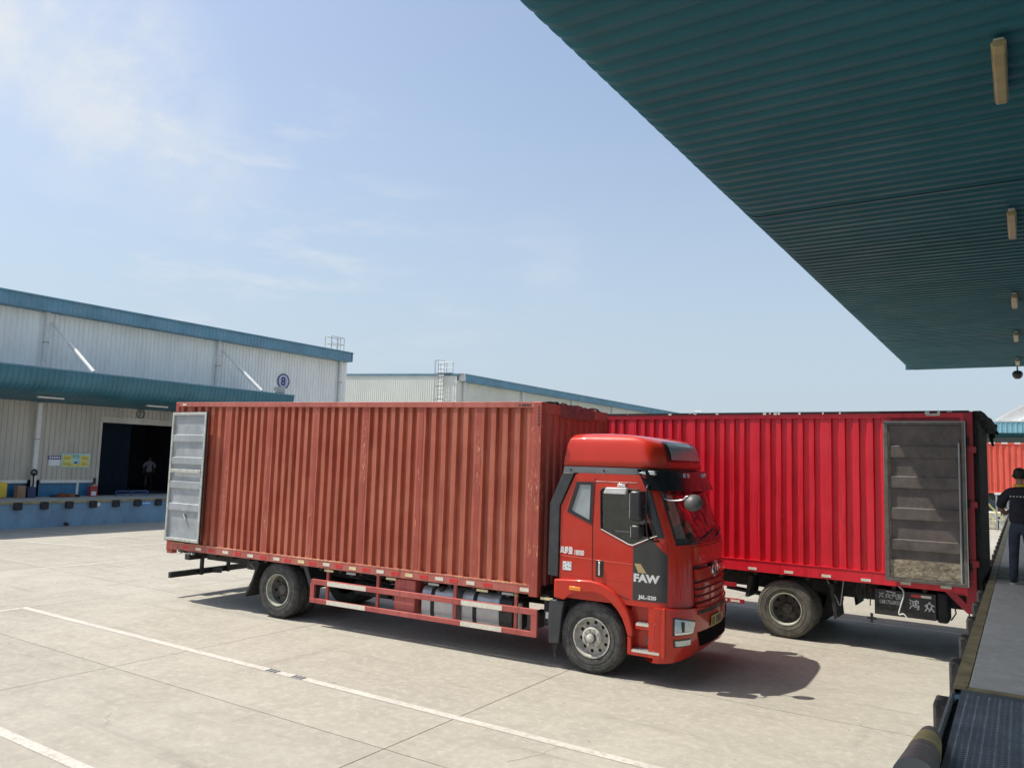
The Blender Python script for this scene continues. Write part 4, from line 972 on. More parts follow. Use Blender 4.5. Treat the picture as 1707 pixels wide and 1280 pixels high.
    mb = MB(); mb.lathe([(0,0),(.118,0)], (0,0,0), 'x', 32); mb.v = [(p[0]+c_.x-.002, p[1]*.98+c_.y, p[2]*.80+c_.z) for p in mb.v]; mb.build('emblem_back', M['blackgloss'], em, recalc=False)
    mb = MB(); mb.box(c_.x, c_.x+.015, c_.y-.012, c_.y+.012, c_.z-.085, c_.z+.085)
    for s_ in (-1, 1):
        for (z0, w_) in ((.05, .10), (.015, .085), (-.02, .065)): mb.bar((c_.x+.006, c_.y+s_*.01, c_.z+z0-.03), (c_.x+.006, c_.y+s_*w_, c_.z+z0+.01), .012, .014)
    mb.build('emblem_wings', M['chrome'], em)
    def tf(txt, u0, z0, sz):
        x_, m_ = SF(u0, z0), text_mb(txt, sz, lambda x, z: (0, x, z)); w_ = HW
        m_.v = [tuple(SF(u0+p[1]/w_, z0+p[2], off=.024)) for p in m_.v]; return m_
    tf('解放', -.50, 1.59, .13).build('front_lettering', M['chrome'], root, recalc=False)
    tf('J6L', .30, 1.60, .12).build('front_lettering', M['chrome'], root, recalc=False)
    # bumper
    bz = [.30, .34, .42, .60, .80, .96, 1.0, 1.01]
    bu = sorted(set([-1, -.995, -.98, -.95, -.9, -.85]+lin(-.8, .8, 16)+[1, .995, .98, .95, .9, .85]))
    def bf(u, z):
        lift = .10*(1-abs(u)**1.6)*max(0, (.75-z)/.45); p = SF(u, z, BUM, 0, 1.24); return Vector((p.x, p.y, z+lift+.06*(1-min(1, abs(u)*1.1))*max(0, (z-.75)/.25)*(-1)+.0))
    mb = MB(); mb.grid(bf, bu, bz); e = [bf(u, .30) for u in bu]; e2 = [Vector((p.x-.16, YC+(p.y-YC)*.93, p.z+.02)) for p in e]; mb.rings([e, e2], close=False)
    e = [bf(u, 1.01) for u in bu]; e2 = [Vector((p.x-.22, YC+(p.y-YC)*.9, p.z+.005)) for p in e]; mb.rings([e, e2], close=False)
    for s_ in (-1, 1): 
        y = YC+s_*1.24; mb.add([(1.93, y, .36), (bf(s_, .36).x, y, .36), (bf(s_, 1.0).x, y, 1.01), (1.70, y, 1.01), (1.70, y, .36)], [(0,1,2,3)] if False else [(4, 1, 2, 3)])
    mb.build('bumper', red, root, smooth=50)
    T2 = [(a, b_, c__) for a, b_, c__ in BUM]
    shell([(-.56,.66),(.56,.66),(.50,.47),(-.50,.47)], .0, .012, 12, T2, 1.24).build('lower_grille', M['matteblack'], root, smooth=40)
    shell([(-.56,.95),(.56,.95),(.56,.90),(-.56,.90)], .0, .010, 12, T2, 1.24).build('bumper_slot', M['blackgloss'], root, smooth=40)
    shell([(-.20,.825),(.20,.825),(.20,.675),(-.20,.675)], .015, .022, 6, T2, 1.24).build('number_plate', M['yellow'] if False else mat('plate_yellow', (.45,.33,.12), .5, var=.2, vs=12), root, smooth=40)
    mb = MB()
    for k in range(7):
        if k == 2: continue
        sh_ = shell([(-.175+k*.052,.80),(-.14+k*.052,.80),(-.14+k*.052,.70),(-.175+k*.052,.70)], .022, .024, 1, T2, 1.24); mb.add(sh_.v, sh_.f)
    mb.build('plate_character', M['black'], root)
    for s_ in (-1, 1):
        def mm(c4): return c4 if s_ < 0 else [(-c4[1][0], c4[1][1]), (-c4[0][0], c4[0][1]), (-c4[3][0], c4[3][1]), (-c4[2][0], c4[2][1])]
        hb = shell(mm([(-.935,.905),(-.62,.83),(-.665,.665),(-.935,.665)]), .0, .008, 8, T2, 1.24).build('headlight', M['blackgloss'], root, smooth=40)
        shell(mm([(-.925,.89),(-.64,.815),(-.68,.68),(-.925,.68)]), .006, .020, 8, T2, 1.24).build('headlight_lens', M['lens'], hb, smooth=40)
        shell(mm([(-.865,.85),(-.82,.84),(-.82,.71),(-.85,.71)]), .019, .024, 4, T2, 1.24).build('lamp_divider', M['darkplastic'], hb, smooth=40)
        shell(mm([(-.925,.705),(-.72,.70),(-.72,.68),(-.925,.68)]), .019, .026, 4, T2, 1.24).build('lamp_trim', M['chrome'], hb, smooth=40)
        fb = shell(mm([(-.93,.615),(-.70,.61),(-.71,.515),(-.92,.515)]), .0, .008, 6, T2, 1.24).build('fog_lamp', M['blackgloss'], root, smooth=40)
        shell(mm([(-.92,.60),(-.71,.60),(-.72,.53),(-.91,.53)]), .006, .016, 6, T2, 1.24).build('fog_lens', M['lens'], fb, smooth=40)
    MB().box(1.75, 1.98, .25, .8, .26, .36).build('tow_bracket', M['chassis'], root)
    # wipers
    for u in (-.35, .25): MB().tube([SF(u, 1.90, off=.02), SF(u+.35, 1.96, off=.02), SF(u+.62 if u < 0 else u+.5, 2.0, off=.016)], .009, 5).build('wiper', M['black'], root)
    # cab interior
    for y in (.55, 1.9):
        mb = MB(); mb.box(.75, 1.25, y-.26, y+.26, 1.35, 1.55); mb.box(.62, .80, y-.25, y+.25, 1.5, 2.2); mb.box(.64, .78, y-.13, y+.13, 2.2, 2.42); mb.build('seat', M['seat'], root, bevel=.04)
    MB().box(1.55, 1.95, .15, 2.3, 1.5, 1.86).build('dashboard', M['seat'], root, bevel=.04)
    Rm = Matrix.Translation((1.42, .62 if False else 1.85, 1.85)) @ Matrix.Rotation(R(-50), 4, 'Y')
    for yy_ in (1.85,):
        mb = MB(); mb.lathe([(.20,0),(.215,.015),(.23,0),(.215,-.015)], (0,0,0), 'z', 24, True); mb.box(-.2,.2,-.015,.015,-.01,.01); mb.v = [tuple(Rm @ Vector(p)) for p in mb.v]; mb.build('steering_wheel', M['black'], root, smooth=50)
    MB().tube([(1.15, .12, 1.98), (1.38, .12, 1.98), (1.48, .14, 2.10)], .010, 6).build('grab_handle', M['silver'], root)

def underbody(root, L, zb, wheels_front, fx):
    mb = MB()
    for y in (.78, 1.60): mb.box(-L+.25, 1.9, y, y+.07, .72, .98)
    mb.build('chassis_rail', M['chassis'], root)
    mb = MB()
    for x in [-L+.3+.95*k for k in range(int((L+1.5)/.95))]: mb.box(x, x+.08, .8, 1.65, .74, .94)
    mb.build('cross_member', M['chassis'], root)

# ================================================================== truck 1
TH1 = .0514
t1 = thing('box_truck', 'faded brick red box truck with high roof cab nearest the camera', 'truck', (-5.9589, 9.978, 0), TH1)
L1, WD = 8.33, 2.45
zt1 = lambda x: 3.80+.085*min(1, max(0, -x/8.33))
seams1 = [-8.22, -7.90, -6.79, -5.66, -4.53, -3.38, -2.22, -1.10, -.16]
cargo_box(t1, L1, WD, .985, zt1, M['boxred'], M['boxseam'], M['boxrail'], M['boxrail'], .189, seams1, .062)
# torn plate and debris on the front top edge
mb = MB(); mb.prism([(.62, 3.60), (1.80, 3.60), (1.86, 3.74), (1.80, 3.84), (1.5, 3.80), (1.2, 3.83), (.9, 3.80), (.62, 3.84)], 'x', .006, .022); mb.build('torn_header_plate', mat('plum_plate', (.20,.085,.085), .6, var=.25, vs=8), t1)
mb = MB(); random.seed(3)
for k in range(16):
    y = random.uniform(.1, 2.35); mb.box(-.05, .01, y, y+random.uniform(.03, .12), 3.79, 3.79+random.uniform(.01, .05))
mb.build('edge_debris', M['tarp'], t1)['kind'] = 'stuff'
mb = MB(); mb.box(-.01, .012, 1.62, 1.72, 3.79, 3.825); mb.box(-.01, .012, 1.85, 1.95, 3.785, 3.815); mb.build('white_foam', M['white'], t1)
# dark maker's letters at the front end of the top rail
tm = text_mb('CIMC', .07, lambda x, z: (-.42+x, -.0165, 3.735+z)) if False else None
mb = MB()
for k, (x, w_) in enumerate(((-.385, .022), (-.335, .03), (-.295, .03), (-.25, .03), (-.205, .022))): mb.box(x, x+w_, -.0168, -.0150, 3.735, 3.77)
mb.build('rail_stencil', M['black'], t1)
mb = MB()
for k in range(6): mb.box(-.055, -.030, -.0212, -.018, 3.70-k*.05, 3.73-k*.05)
mb.build('post_stencil', M['black'], t1)
for a_, b_ in zip(seams1[:-1], seams1[1:]):
    mb = MB(); n_ = 12; w_ = (b_-a_)/n_
    for k in range(n_): mb.box(a_+k*w_, a_+(k+.93)*w_, -.0175, .004, 1.108+random.uniform(-.003, .003), 1.124+random.uniform(0, .007))
    mb.build('rail_weld', M['weldbead'], t1)['kind'] = 'stuff'
# reflectors on the bottom rail
for k in range(17):
    x = -8.12+k*.30 if k < 10 else -5.02+(k-10)*.30
xs = [-7.75, -7.38, -7.02, -6.62, -6.28, -5.95, -5.62, -5.28, -5.01, -4.68, -4.41, -4.09, -3.81, -3.50, -3.21, -2.91, -2.60, -2.32, -2.03, -1.73, -1.46, -1.15, -.84, -.21]
rm = {}
for k, x in enumerate(xs):
    c_ = 'reflred' if k % 2 == 0 and x < -.3 else ('reflyel' if -5 < x < -1.6 and k % 4 != 3 else 'reflwhite')
    if c_ not in rm: rm[c_] = MB().box(-.075, .075, -.019, -.0145, 0, .052).build('reflector', M[c_], t1); rm[c_].location = (x, 0, 1.022)
    else: inst(rm[c_], t1, (x, 0, 1.022+random.uniform(-.006, .006)))
MB().box(-8.13, -8.02, -.019, -.0145, 3.815, 3.85).build('reflector', M['reflwhite'], t1)
# rear door folded round against the side
dr = bpy.data.objects.new('rear_door', None); 
def door(root, hinge, ang, w, z0, z1, frame, lining, ribs, name='rear_door', lowz=None):
    """door leaf lying along +x from the hinge, its inside towards -y"""
    Rm = Matrix.Translation(hinge) @ Matrix.Rotation(ang, 4, 'Z')
    def X(mb): mb.v = [tuple(Rm @ Vector(p)) for p in mb.v]; return mb
    f = X(MB().holed([(0, z0), (w, z0), (w, z1), (0, z1)], [[(.055, z0+.055), (w-.055, z0+.055), (w-.055, z1-.055), (.055, z1-.055)]], 'y', -.06, 0)).build(name, frame, root, bevel=.008)
    X(MB().box(.05, w-.05, -.022, -.004, z0+.05, z1-.05)).build('lining_sheet', lining, f)
    for (a, c_, d) in ribs:
        X(MB().prism([(-.022, a), (-.052, a+.03), (-.052, c_-.012), (-.022, c_)], 'x', .055, w-.055)).build('lining_rib', lining, f, bevel=.004)
    X(MB().holed([(-.012, z0-.012), (w+.012, z0-.012), (w+.012, z1+.012), (-.012, z1+.012)], [[(.012, z0+.012), (w-.012, z0+.012), (w-.012, z1-.012), (.012, z1-.012)]], 'y', -.048, -.018)).build('rubber_seal', M['rubber'], f)
    for z in (z0+.3, (z0+z1)/2, z1-.3): X(MB().tube([(-.03, -.01, z-.06), (-.03, -.01, z+.06)], .02, 8)).build('hinge', M['black'], f, smooth=40)
    return f, X
rb = [(z-.17, z, 0) for z in (3.24, 2.80, 2.33, 1.90)]
f, X = door(t1, (-8.30, -.045, 0), R(-2.2), 1.06, 1.17, 3.67, M['doorframe'], M['doorgrey'], rb)
X(MB().box(.06, 1.0, -.075, -.052, 2.49, 2.56)).build('door_bar', M['doorframe'], f, bevel=.006)
X(MB().tube([(.55, -.03, 1.66), (.57, -.06, 1.70), (.60, -.03, 1.60)], .02, 8)).build('door_handle', M['chrome'], f, smooth=50)
MB().box(-8.33, -8.18, -.0, .12, .90, 1.0).build('rear_corner_foot', M['boxrail'], t1)
for x in (-7.95, -7.6): 
    MB().box(x, x+.16, -.03, .06, .955, .985).build('lock_bracket', M['black'], t1); MB().tube([(x+.05, -.03, .95), (x+.05, .03, .95)], .025, 8).build('lock_pin', M['chrome'], t1)
# other leaf, open on the far side
door(t1, (-8.30, WD+.05, 0), R(4.0), 1.06, 1.17, 3.67, M['doorframe'], M['boxred'], [])
underbody(t1, L1, .985, True, 0)
# side guard
sg = MB(); 
g = sg.box(-4.40, .015, -.03, .02, .70, .785); sg.box(-4.42, .015, -.03, .02, .39, .465); sg.box(-4.42, -4.33, -.028, .018, .46, .71); sg.box(-.085, .015, -.028, .018, .46, .71)
sgo = sg.build('side_guard', M['guard'], t1, bevel=.004)
for x in (-4.08, -2.98, -1.45, -.37): MB().box(x-.025, x+.025, .021, .06, .42, 1.0).build('guard_post', M['guard'], sgo)
for (a, c_) in ((-4.03, -3.18), (-1.30, -.57)):
    for z in (.70, .39): MB().box(a, c_, -.0335, -.0305, z+.004, z+.076).build('white_band', M['reflwhite'], sgo)
sg2 = inst(sgo, t1, (0, WD-.0, 0)); 
# toolbox, tanks
MB().box(-2.66, -2.24, .06, .5, .44, .96).build('toolbox', M['guard'], t1, bevel=.012)
def tankobj(x0, x1, z0, z1, y0, y1):
    pr = []; cz, cy_, hz_, hy = (z0+z1)/2, (y0+y1)/2, (z1-z0)/2, (y1-y0)/2
    for k in range(28):
        a = 2*math.pi*k/28; c_, s_ = math.cos(a), math.sin(a); pr.append((cy_+hy*math.copysign(abs(c_)**.55, c_), cz+hz_*math.copysign(abs(s_)**.55, s_)))
    tk = MB().prism(pr, 'x', x0, x1).build('fuel_tank', M['tank'], t1, bevel=.02)
    for x in (x0+(x1-x0)*.36, ): 
        pr2 = [(cy_+(a-cy_)*1.02, cz+(b_-cz)*1.02) for a, b_ in pr]; MB().prism(pr2, 'x', x-.035, x+.035).build('tank_strap', M['rubber'], tk)
    return tk, pr, cy_, cz
tk, pr, cy_, cz = tankobj(-2.15, -1.53, .36, .90, .10, .66)
MB().tube([(-1.78, .16, .86), (-1.78, .12, .93)], .055, 14).build('filler_cap', M['black'], tk, smooth=40)
tk, pr, cy_, cz = tankobj(-1.38, -.70, .36, .90, .10, .66)
MB().prism([(cy_+(a-cy_)*.97, cz+(b_-cz)*.97) for a, b_ in pr], 'x', -.70, -.48).build('tank_end', M['black'], t1)
MB().tube([(-.42, .2, .42), (-.42, .2, .80)], .06, 14).build('air_reservoir', M['white'], t1, smooth=40)
MB().box(-.30, -.12, .25, .7, .45, .66).build('battery_box', M['greystrip'], t1, bevel=.01)
MB().box(.06, .22, .09, .4, .55, .90).build('air_dryer', M['chassis'], t1, bevel=.02); MB().box(.10, .17, .084, .089, .66, .75).build('warning_sticker', M['letter'], t1)
for k in range(5):
    x = [-4.9, -3.3, -2.0, -.9, -.35][k]; MB().tube([(x, .25, .97), (x+.15, .22, .93), (x+.4, .25, .97)], .012, 6).build('hose', M['galv'] if k % 2 else M['black'], t1, smooth=50)
MB().tube([(-.37, .05, .92), (-.37, .02, .97)], .03, 8).build('brass_fitting', M['gold'], t1, smooth=40)
for x0, x1 in ((-3.05, -2.75),): MB().box(x0, x1, .5, .8, .50, .74).build('valve_block', M['chassis'], t1, bevel=.02)
random.seed(9)
for k in range(14):
    x = random.uniform(-6.4, -.5); y = random.uniform(.35, .9); z = random.uniform(.78, .95); l = random.uniform(.3, .9)
    MB().tube([(x, y, z), (x+l*.3, y, z-random.uniform(.03, .12)), (x+l*.7, y+.03, z-random.uniform(.02, .1)), (x+l, y, z)], .011, 6).build('hose', M[random.choice(['black', 'black', 'galv', 'rubber'])], t1, smooth=50)
for k, x in enumerate((-4.1, -3.6, -2.75, -1.9, -1.0, -.55, .1)):
    MB().box(x, x+.07, .03, .30, .90, .985).build('outrigger', M['chassis'], t1); MB().box(x-.06, x+.14, .02, .035, .93, .965).build('side_lamp', M['galv'] if k % 2 else M['reflyel'], t1)
MB().tube([(-3.9, .62, .62), (-3.15, .62, .62)], .13, 16).build('air_tank', M['chassis'], t1, smooth=50)
MB().tube([(-4.6, 1.2, .52), (-1.0, 1.2, .62)], .055, 12).build('propeller_shaft', M['chassis'], t1, smooth=50)
MB().tube([(-6.1, .75, .55), (-5.7, .75, .68), (-5.28, .75, .60), (-4.8, .75, .70), (-4.4, .75, .58)], .045, 8).build('leaf_spring', M['chassis'], t1)
# rear underrun bars and light brackets
ur = MB().box(-8.50, -8.42, .20, 1.22, .375, .49).build('underrun_bar', M['black'], t1, bevel=.008)
MB().box(-8.50, -8.42, 1.22, 2.25, .375, .49).build('underrun_bar', M['black'], t1, bevel=.008)
MB().bar((-8.46, 1.20, .43), (-8.25, 1.30, .43), .05, .10).build('bar_elbow', M['black'], ur)
for y in (.88, 1.56): MB().box(-8.42, -8.36, y, y+.06, .37, .98).build('bar_hanger', M['black'], ur)
MB().box(-8.56, -8.40, .60, 1.85, .69, .82).build('rear_cross_beam', M['black'], t1, bevel=.02)
MB().box(-8.37, -8.34, 1.25, 1.6, .72, .92).build('number_plate', M['galv'], t1)
MB().box(-6.55, -6.25, .45, .70, .70, .92).build('spring_hanger', M['black'], t1, bevel=.02)
# wheels
RW = .492
wheel(t1, -5.28, .06, RW, RW, 1, 'rear', M['tyre'], True)
wheel(t1, -5.28, WD-.06, RW, RW, -1, 'rear', M['tyre'], True)
wheel(t1, .845, .055, RW, RW, 1, 'front', M['tyre'])
wheel(t1, .845, WD-.055, RW, RW, -1, 'front', M['tyre'])
MB().tube([(-5.28, .3, RW), (-5.28, WD-.3, RW)], .09, 12).build('rear_axle', M['chassis'], t1); MB().tube([(.845, .3, RW-.05), (.845, WD-.3, RW-.05)], .06, 12).build('front_axle', M['chassis'], t1)
for y0, y1 in ((.08, .62), (WD-.62, WD-.08)):
    MB().prism([(-5.86, .93), (-5.80, .93), (-5.97, .52), (-6.12, .28), (-6.16, .30), (-5.98, .60)], 'y', y0, y1).build('rear_mud_flap', M['rubber'], t1)
    MB().prism([(-4.72, .97), (-4.62, .97), (-4.45, .60), (-4.52, .58)], 'y', y0, y1).build('rear_mud_flap', M['darkplastic'], t1)
MB().box(.3, 1.42, .30, WD-.30, .95, 1.10).build('cab_floor', M['chassis'], t1); MB().box(.0, 1.7, .85, 1.6, .55, .98).build('engine', M['chassis'], t1, bevel=.03)
cab(t1, M['redpaint'], M['redpaint2'])
# door prints
yd = YC-HW-.004
tm = text_mb('总质量', .108, lambda x, z: (.335+x, yd, 1.625+z), .62, .004); tm.build('door_lettering', M['letter'], t1, recalc=False)
tm = text_mb('18000', .10, lambda x, z: (.555+x, yd, 1.610+z), .64, .003); tm.build('door_lettering', M['letter'], t1, recalc=False)
def conf(x, z): return (x, side_y(x, z)-.0045, z)
tm = text_mb('FAW', .138, lambda x, z: conf(1.46+x, 1.335+z), 1.20, .008); tm.build('maker_lettering', M['silver'], t1, recalc=False)
MB().add([conf(1.47, 1.57), conf(1.56, 1.57), conf(1.645, 1.45), conf(1.53, 1.45)], [(0,1,2,3)]).build('gold_flash', M['gold'], t1, recalc=False)
tm = text_mb('J6L-220', .066, lambda x, z: conf(1.54+x, 1.11+z), 1.22, .003); tm.build('model_lettering', M['silver'], t1, recalc=False)
MB().box(.385, .52, yd-.001, yd+.003, 1.385, 1.505).build('door_sticker', M['posterwhite'], t1)
mb = MB()
for (a, c_) in ((.40,1.41),(.44,1.48),(.49,1.42),(.49,1.475),(.40,1.455),(.45,1.43)): mb.box(a, a+.016, yd-.003, yd-.0012, c_, c_+.016)
mb.build('sticker_print', M['greynum'], t1)

# ================================================================== truck 2
TH2 = -.0233
t2 = thing('box_truck', 'bright crimson box truck backed onto the dock with a rear door open', 'truck', (-.6655, 14.212, 0), TH2)
L2 = 8.33; zt2 = lambda x: 3.90-.0*x
cargo_box(t2, L2, WD, 1.085, zt2, M['crim'], M['crim'], M['crim'], M['crimdark'], .2025, [-8.22, -7.03, -5.82, -4.60, -3.385, -2.17, -1.20], .048, .205, .10)
MB().box(-1.20, -.0, .01, .06, 1.28, 3.81).build('rear_side_sheet', M['crimdark'], t2)
MB().box(-8.33, 0, -.022, .0, 1.275, 1.292).build('rail_lip', M['crim'], t2)
MB().box(-8.30, -.02, -.03, .10, 3.88, 3.915).build('roof_edge_strip', M['tarp'], t2)
for k, x in enumerate((-8.0, -6.9, -5.9, -4.85, -4.2, -3.42, -2.79, -2.17, -1.55, -.96, -.39)):
    z_ = 1.115 if x < -1 else 1.13
    if k == 0: r0 = MB().box(-.075, .075, -.019, -.0145, 0, .045).build('reflector', M['reflwhite'], t2); r0.location = (x, 0, z_)
    else: inst(r0, t2, (x, 0, z_))
MB().box(-.62, -.42, -.02, -.015, 3.835, 3.87).build('reflector', M['reflwhite'], t2)
random.seed(11); mb = MB()
for k in range(26):
    x = random.uniform(-8.2, -.3); mb.box(x, x+random.uniform(.02, .07), -.034, -.028, 3.86+random.uniform(0, .04), 3.905)
mb.build('peeled_paint', M['white'], t2)['kind'] = 'stuff'
# open rear leaf seen from inside
rb = [(3.13, 3.35, 0), (2.64, 2.86, 0), (2.14, 2.36, 0), (1.66, 1.86, 0)]
f, X = door(t2, (-.075, -.06, 0), R(180+3.0), 1.14, 1.20, 3.73, M['doorframed'], M['doorbrown'], [])
# the leaf swings back along the side, inside towards the camera
def Xd(mb):
    Rm = Matrix.Translation((-1.22, -.12, 0)) @ Matrix.Rotation(R(3.0), 4, 'Z'); mb.v = [tuple(Rm @ Vector(p)) for p in mb.v]; return mb
for (a, c_, d) in rb: Xd(MB().prism([(-.03, a), (-.066, a+.03), (-.066, c_-.012), (-.03, c_)], 'x', .07, 1.08)).build('lining_rib', M['doorbrown'], f, bevel=.004)
Xd(MB().box(.06, 1.09, -.036, -.005, 1.25, 3.68)).build('lining_sheet', M['doorbrown'], f)
Xd(MB().box(.065, 1.085, -.060, -.037, 1.255, 1.53)).build('plywood_patch', M['wood'], f)
Xd(MB().tube([(1.06, -.065, 1.25), (1.06, -.065, 3.4)], .016, 8)).build('locking_rod', M['galv'], f, smooth=40)
Xd(MB().holed([(-.01, 1.19), (1.15, 1.19), (1.15, 3.74), (-.01, 3.74)], [[(.055, 1.245), (1.095, 1.245), (1.095, 3.685), (.055, 3.685)]], 'y', -.085, -.066)).build('inner_frame', M['doorframed'], f, bevel=.006)
Xd(MB().box(.0, 1.14, -.090, -.086, 3.725, 3.738)).build('bright_edge', M['galv'], f); Xd(MB().box(1.14, 1.152, -.090, -.086, 1.2, 3.738)).build('bright_edge', M['galv'], f)
# rear portal, black buffer flaps, rolled tarpaulin
MB().box(-.10, .03, -.02, .12, .98, 3.9).build('rear_post', M['crimdark'], t2, bevel=.008)
MB().box(-.10, .03, WD-.12, WD+.02, .98, 3.9).build('rear_post', M['crimdark'], t2, bevel=.008)
MB().box(-.09, .02, .12, WD-.12, 3.72, 3.9).build('rear_header', M['crimdark'], t2)
MB().box(.032, .10, .05, WD-.42, 1.0, 3.78).build('rear_curtain', M['tarp'], t2)
for z in (2.45, 1.55, 3.3): MB().box(-.06, .07, -.05, -.018, z-.05, z+.05).build('door_hinge', M['crimdark'], t2, bevel=.006)
mb = MB(); pts = [(.06, .1, 3.84), (.08, .5, 3.85), (.09, .9, 3.80), (.13, 1.5, 3.81), (.12, 2.0, 3.76), (.16, 2.5, 3.74)]
mb.tube(pts, [.08, .10, .12, .10, .12, .08], 10); mb.build('rolled_tarpaulin', M['tarp'], t2, smooth=50)
mb = MB()
for (y, dx, dz, s) in ((2.42, .2, .08, .07), (2.5, .22, -.08, .05), (2.3, .17, -.16, .05), (2.5, .14, -.3, .04)): mb.tube([(.12, y, 3.74), (dx, y+.05, 3.74+dz*.6), (dx+.03, y+.03, 3.74+dz)], [s, s*.8, s*.4], 7)
mb.build('tarpaulin_tatter', M['tarp'], t2, smooth=40)
MB().box(-L2+.3, .0, .78, .85, .72, 1.05).build('chassis_rail', M['chassis'], t2); MB().box(-L2+.3, .0, 1.6, 1.67, .72, 1.05).build('chassis_rail', M['chassis'], t2)
# underside hardware
MB().prism([(-.42, 1.085), (.03, 1.085), (.03, .80), (-.10, .79)], 'y', .02, .06).build('corner_gusset', M['crimdark'], t2) if False else None
MB().holed([(-.42, 1.085), (.03, 1.085), (.03, .78), (-.11, .78)], [[(-.24, 1.05), (-.12, 1.05), (-.12, .93)]], 'y', .02, .07).build('corner_gusset', M['crimdark'], t2, bevel=.004)
bx = MB().box(-1.44, -.545, .08, .50, .60, 1.01).build('battery_box', M['black'], t2, bevel=.008)
MB().box(-.54, -.375, .10, .55, .57, 1.05).build('box_end_roll', M['tarp'], t2, bevel=.04)
yb = .076
for txt, sz, x0, z0, sx in (('鸿众汽配', .098, -1.375, .875, .93), ('13817568028', .082, -1.370, .785, .73), ('鸿', .165, -.93, .755, .95), ('众', .165, -.715, .745, .95)):
    tm = text_mb(txt, sz, lambda x, z: (x0+x, yb, z0+z), sx, .0022); tm.build('box_lettering', M['letterworn'] if sz < .15 else M['silver'], bx, recalc=False)
MB().box(-.90, -.755, .072, .0785, .935, .975).build('red_reflector', M['reflred'], bx); MB().box(-.755, -.61, .072, .0785, .935, .975).build('white_reflector', M['reflwhite'], bx)
MB().tube([(-1.26, .06, .985), (-1.12, .06, .975)], .008, 6).build('box_handle', M['silver'], bx)
MB().tube(smooth([(-1.06, -.03, 1.09), (-1.0, -.04, 1.04), (-.99, -.045, .95), (-1.03, -.05, .80), (-1.06, -.05, .66), (-.99, -.06, .67), (-.93, -.07, .60)]), .010, 8).build('white_cable', M['wire'], t2, smooth=60)
MB().tube([(-1.50, .1, 1.0), (-1.51, .1, .72)], .010, 6).build('chain', M['black'], t2); MB().box(-1.56, -1.42, .09, .12, .50, .54).build('chain_hook', M['black'], t2); MB().box(-1.51, -1.47, .09, .12, .45, .60).build('chain_hook', M['black'], t2)
for x in (-1.72, -1.66, -1.60): MB().tube([(x, .2, 1.05), (x-.02, .2, .90), (x+.03, .2, .80), (x+.06, .2, 1.05)], .012, 6).build('air_hose', M['black'], t2, smooth=50)
MB().tube(smooth([(-2.2, .12, 1.08), (-2.05, .1, .80), (-1.98, .1, .66), (-1.95, .1, .85), (-1.92, .1, 1.08)]), .008, 6).build('loose_wire', M['galv'], t2, smooth=50)
for x, dx in ((-.30, -.05), (-.12, .02), (-.02, .0)): MB().tube([(x, .2, .85), (x+.02, .2, .74), (x+dx, .2, .62)], .012, 6).build('strap_end', M['rubber'], t2, smooth=50)
# side guard stub behind the first truck's cab
MB().box(-7.6, -3.72, -.0, .04, .78, .85).build('side_guard', M['crimdark'], t2); MB().box(-7.6, -3.58, .0, .04, .50, .57).build('side_guard', M['crimdark'], t2)
for x in (-3.95, -3.72): MB().box(x-.1, x+.07, -.004, .0, .515, .555).build('guard_reflector', M['reflwhite'], t2)
for x in (-7.2, -5.8, -4.2): MB().box(x, x+.05, .04, .08, .5, 1.08).build('guard_post', M['crimdark'], t2)
MB().tube([(-4.0, .35, .72), (-3.3, .35, .66)], .04, 10).build('leaf_spring', M['chassis'], t2)
wheel(t2, -2.87, .06, RW, RW, 1, 'rear', M['tyremud'], True)
wheel(t2, -2.87, WD-.06, RW, RW, -1, 'rear', M['tyremud'], True)
MB().tube([(-2.87, .3, RW), (-2.87, WD-.3, RW)], .09, 12).build('rear_axle', M['chassis'], t2)
MB().box(-3.6, -2.2, .5, 1.9, .80, 1.0).build('wheel_lining', M['chassis'], t2)
for y0, y1 in ((.08, .62), (WD-.62, WD-.08)):
    MB().prism([(-2.15, 1.0), (-2.08, 1.0), (-2.02, .45), (-2.07, .42)], 'y', y0, y1).build('rear_mud_flap', M['rubber'], t2); MB().prism([(-3.52, 1.0), (-3.45, 1.0), (-3.52, .62), (-3.58, .62)], 'y', y0, y1).build('rear_mud_flap', M['rubber'], t2)

# ================================================================== truck 3, far away
t3 = thing('box_trailer', 'orange red box trailer parked across the far end of the yard', 'trailer', (5.9, 53, 0))
zt3 = lambda x: 4.78
cargo_box(t3, 7.66, 2.45, 1.90, zt3, M['oran'], M['oran'], M['oran'], M['crimdark'], .30, [-7.55, -5.4, -3.2, -1.1, -.16], .045, .10, .08)
for k in range(12): MB().box(-7.5+k*.62, -7.2+k*.62, -.03, .0, 4.72, 4.80).build('roof_clip', M['white'], t3)
MB().box(-7.6, 0, .2, 2.2, 1.5, 1.9).build('trailer_frame', M['chassis'], t3)
for x in (-2.4, -1.2): wheel(t3, x, .06, .5, .5, 1, 'rear', M['tyre'])
for x in (-6.9, -6.2): MB().box(x, x+.12, .4, .52, 0, 1.5).build('landing_leg', M['galv'], t3)

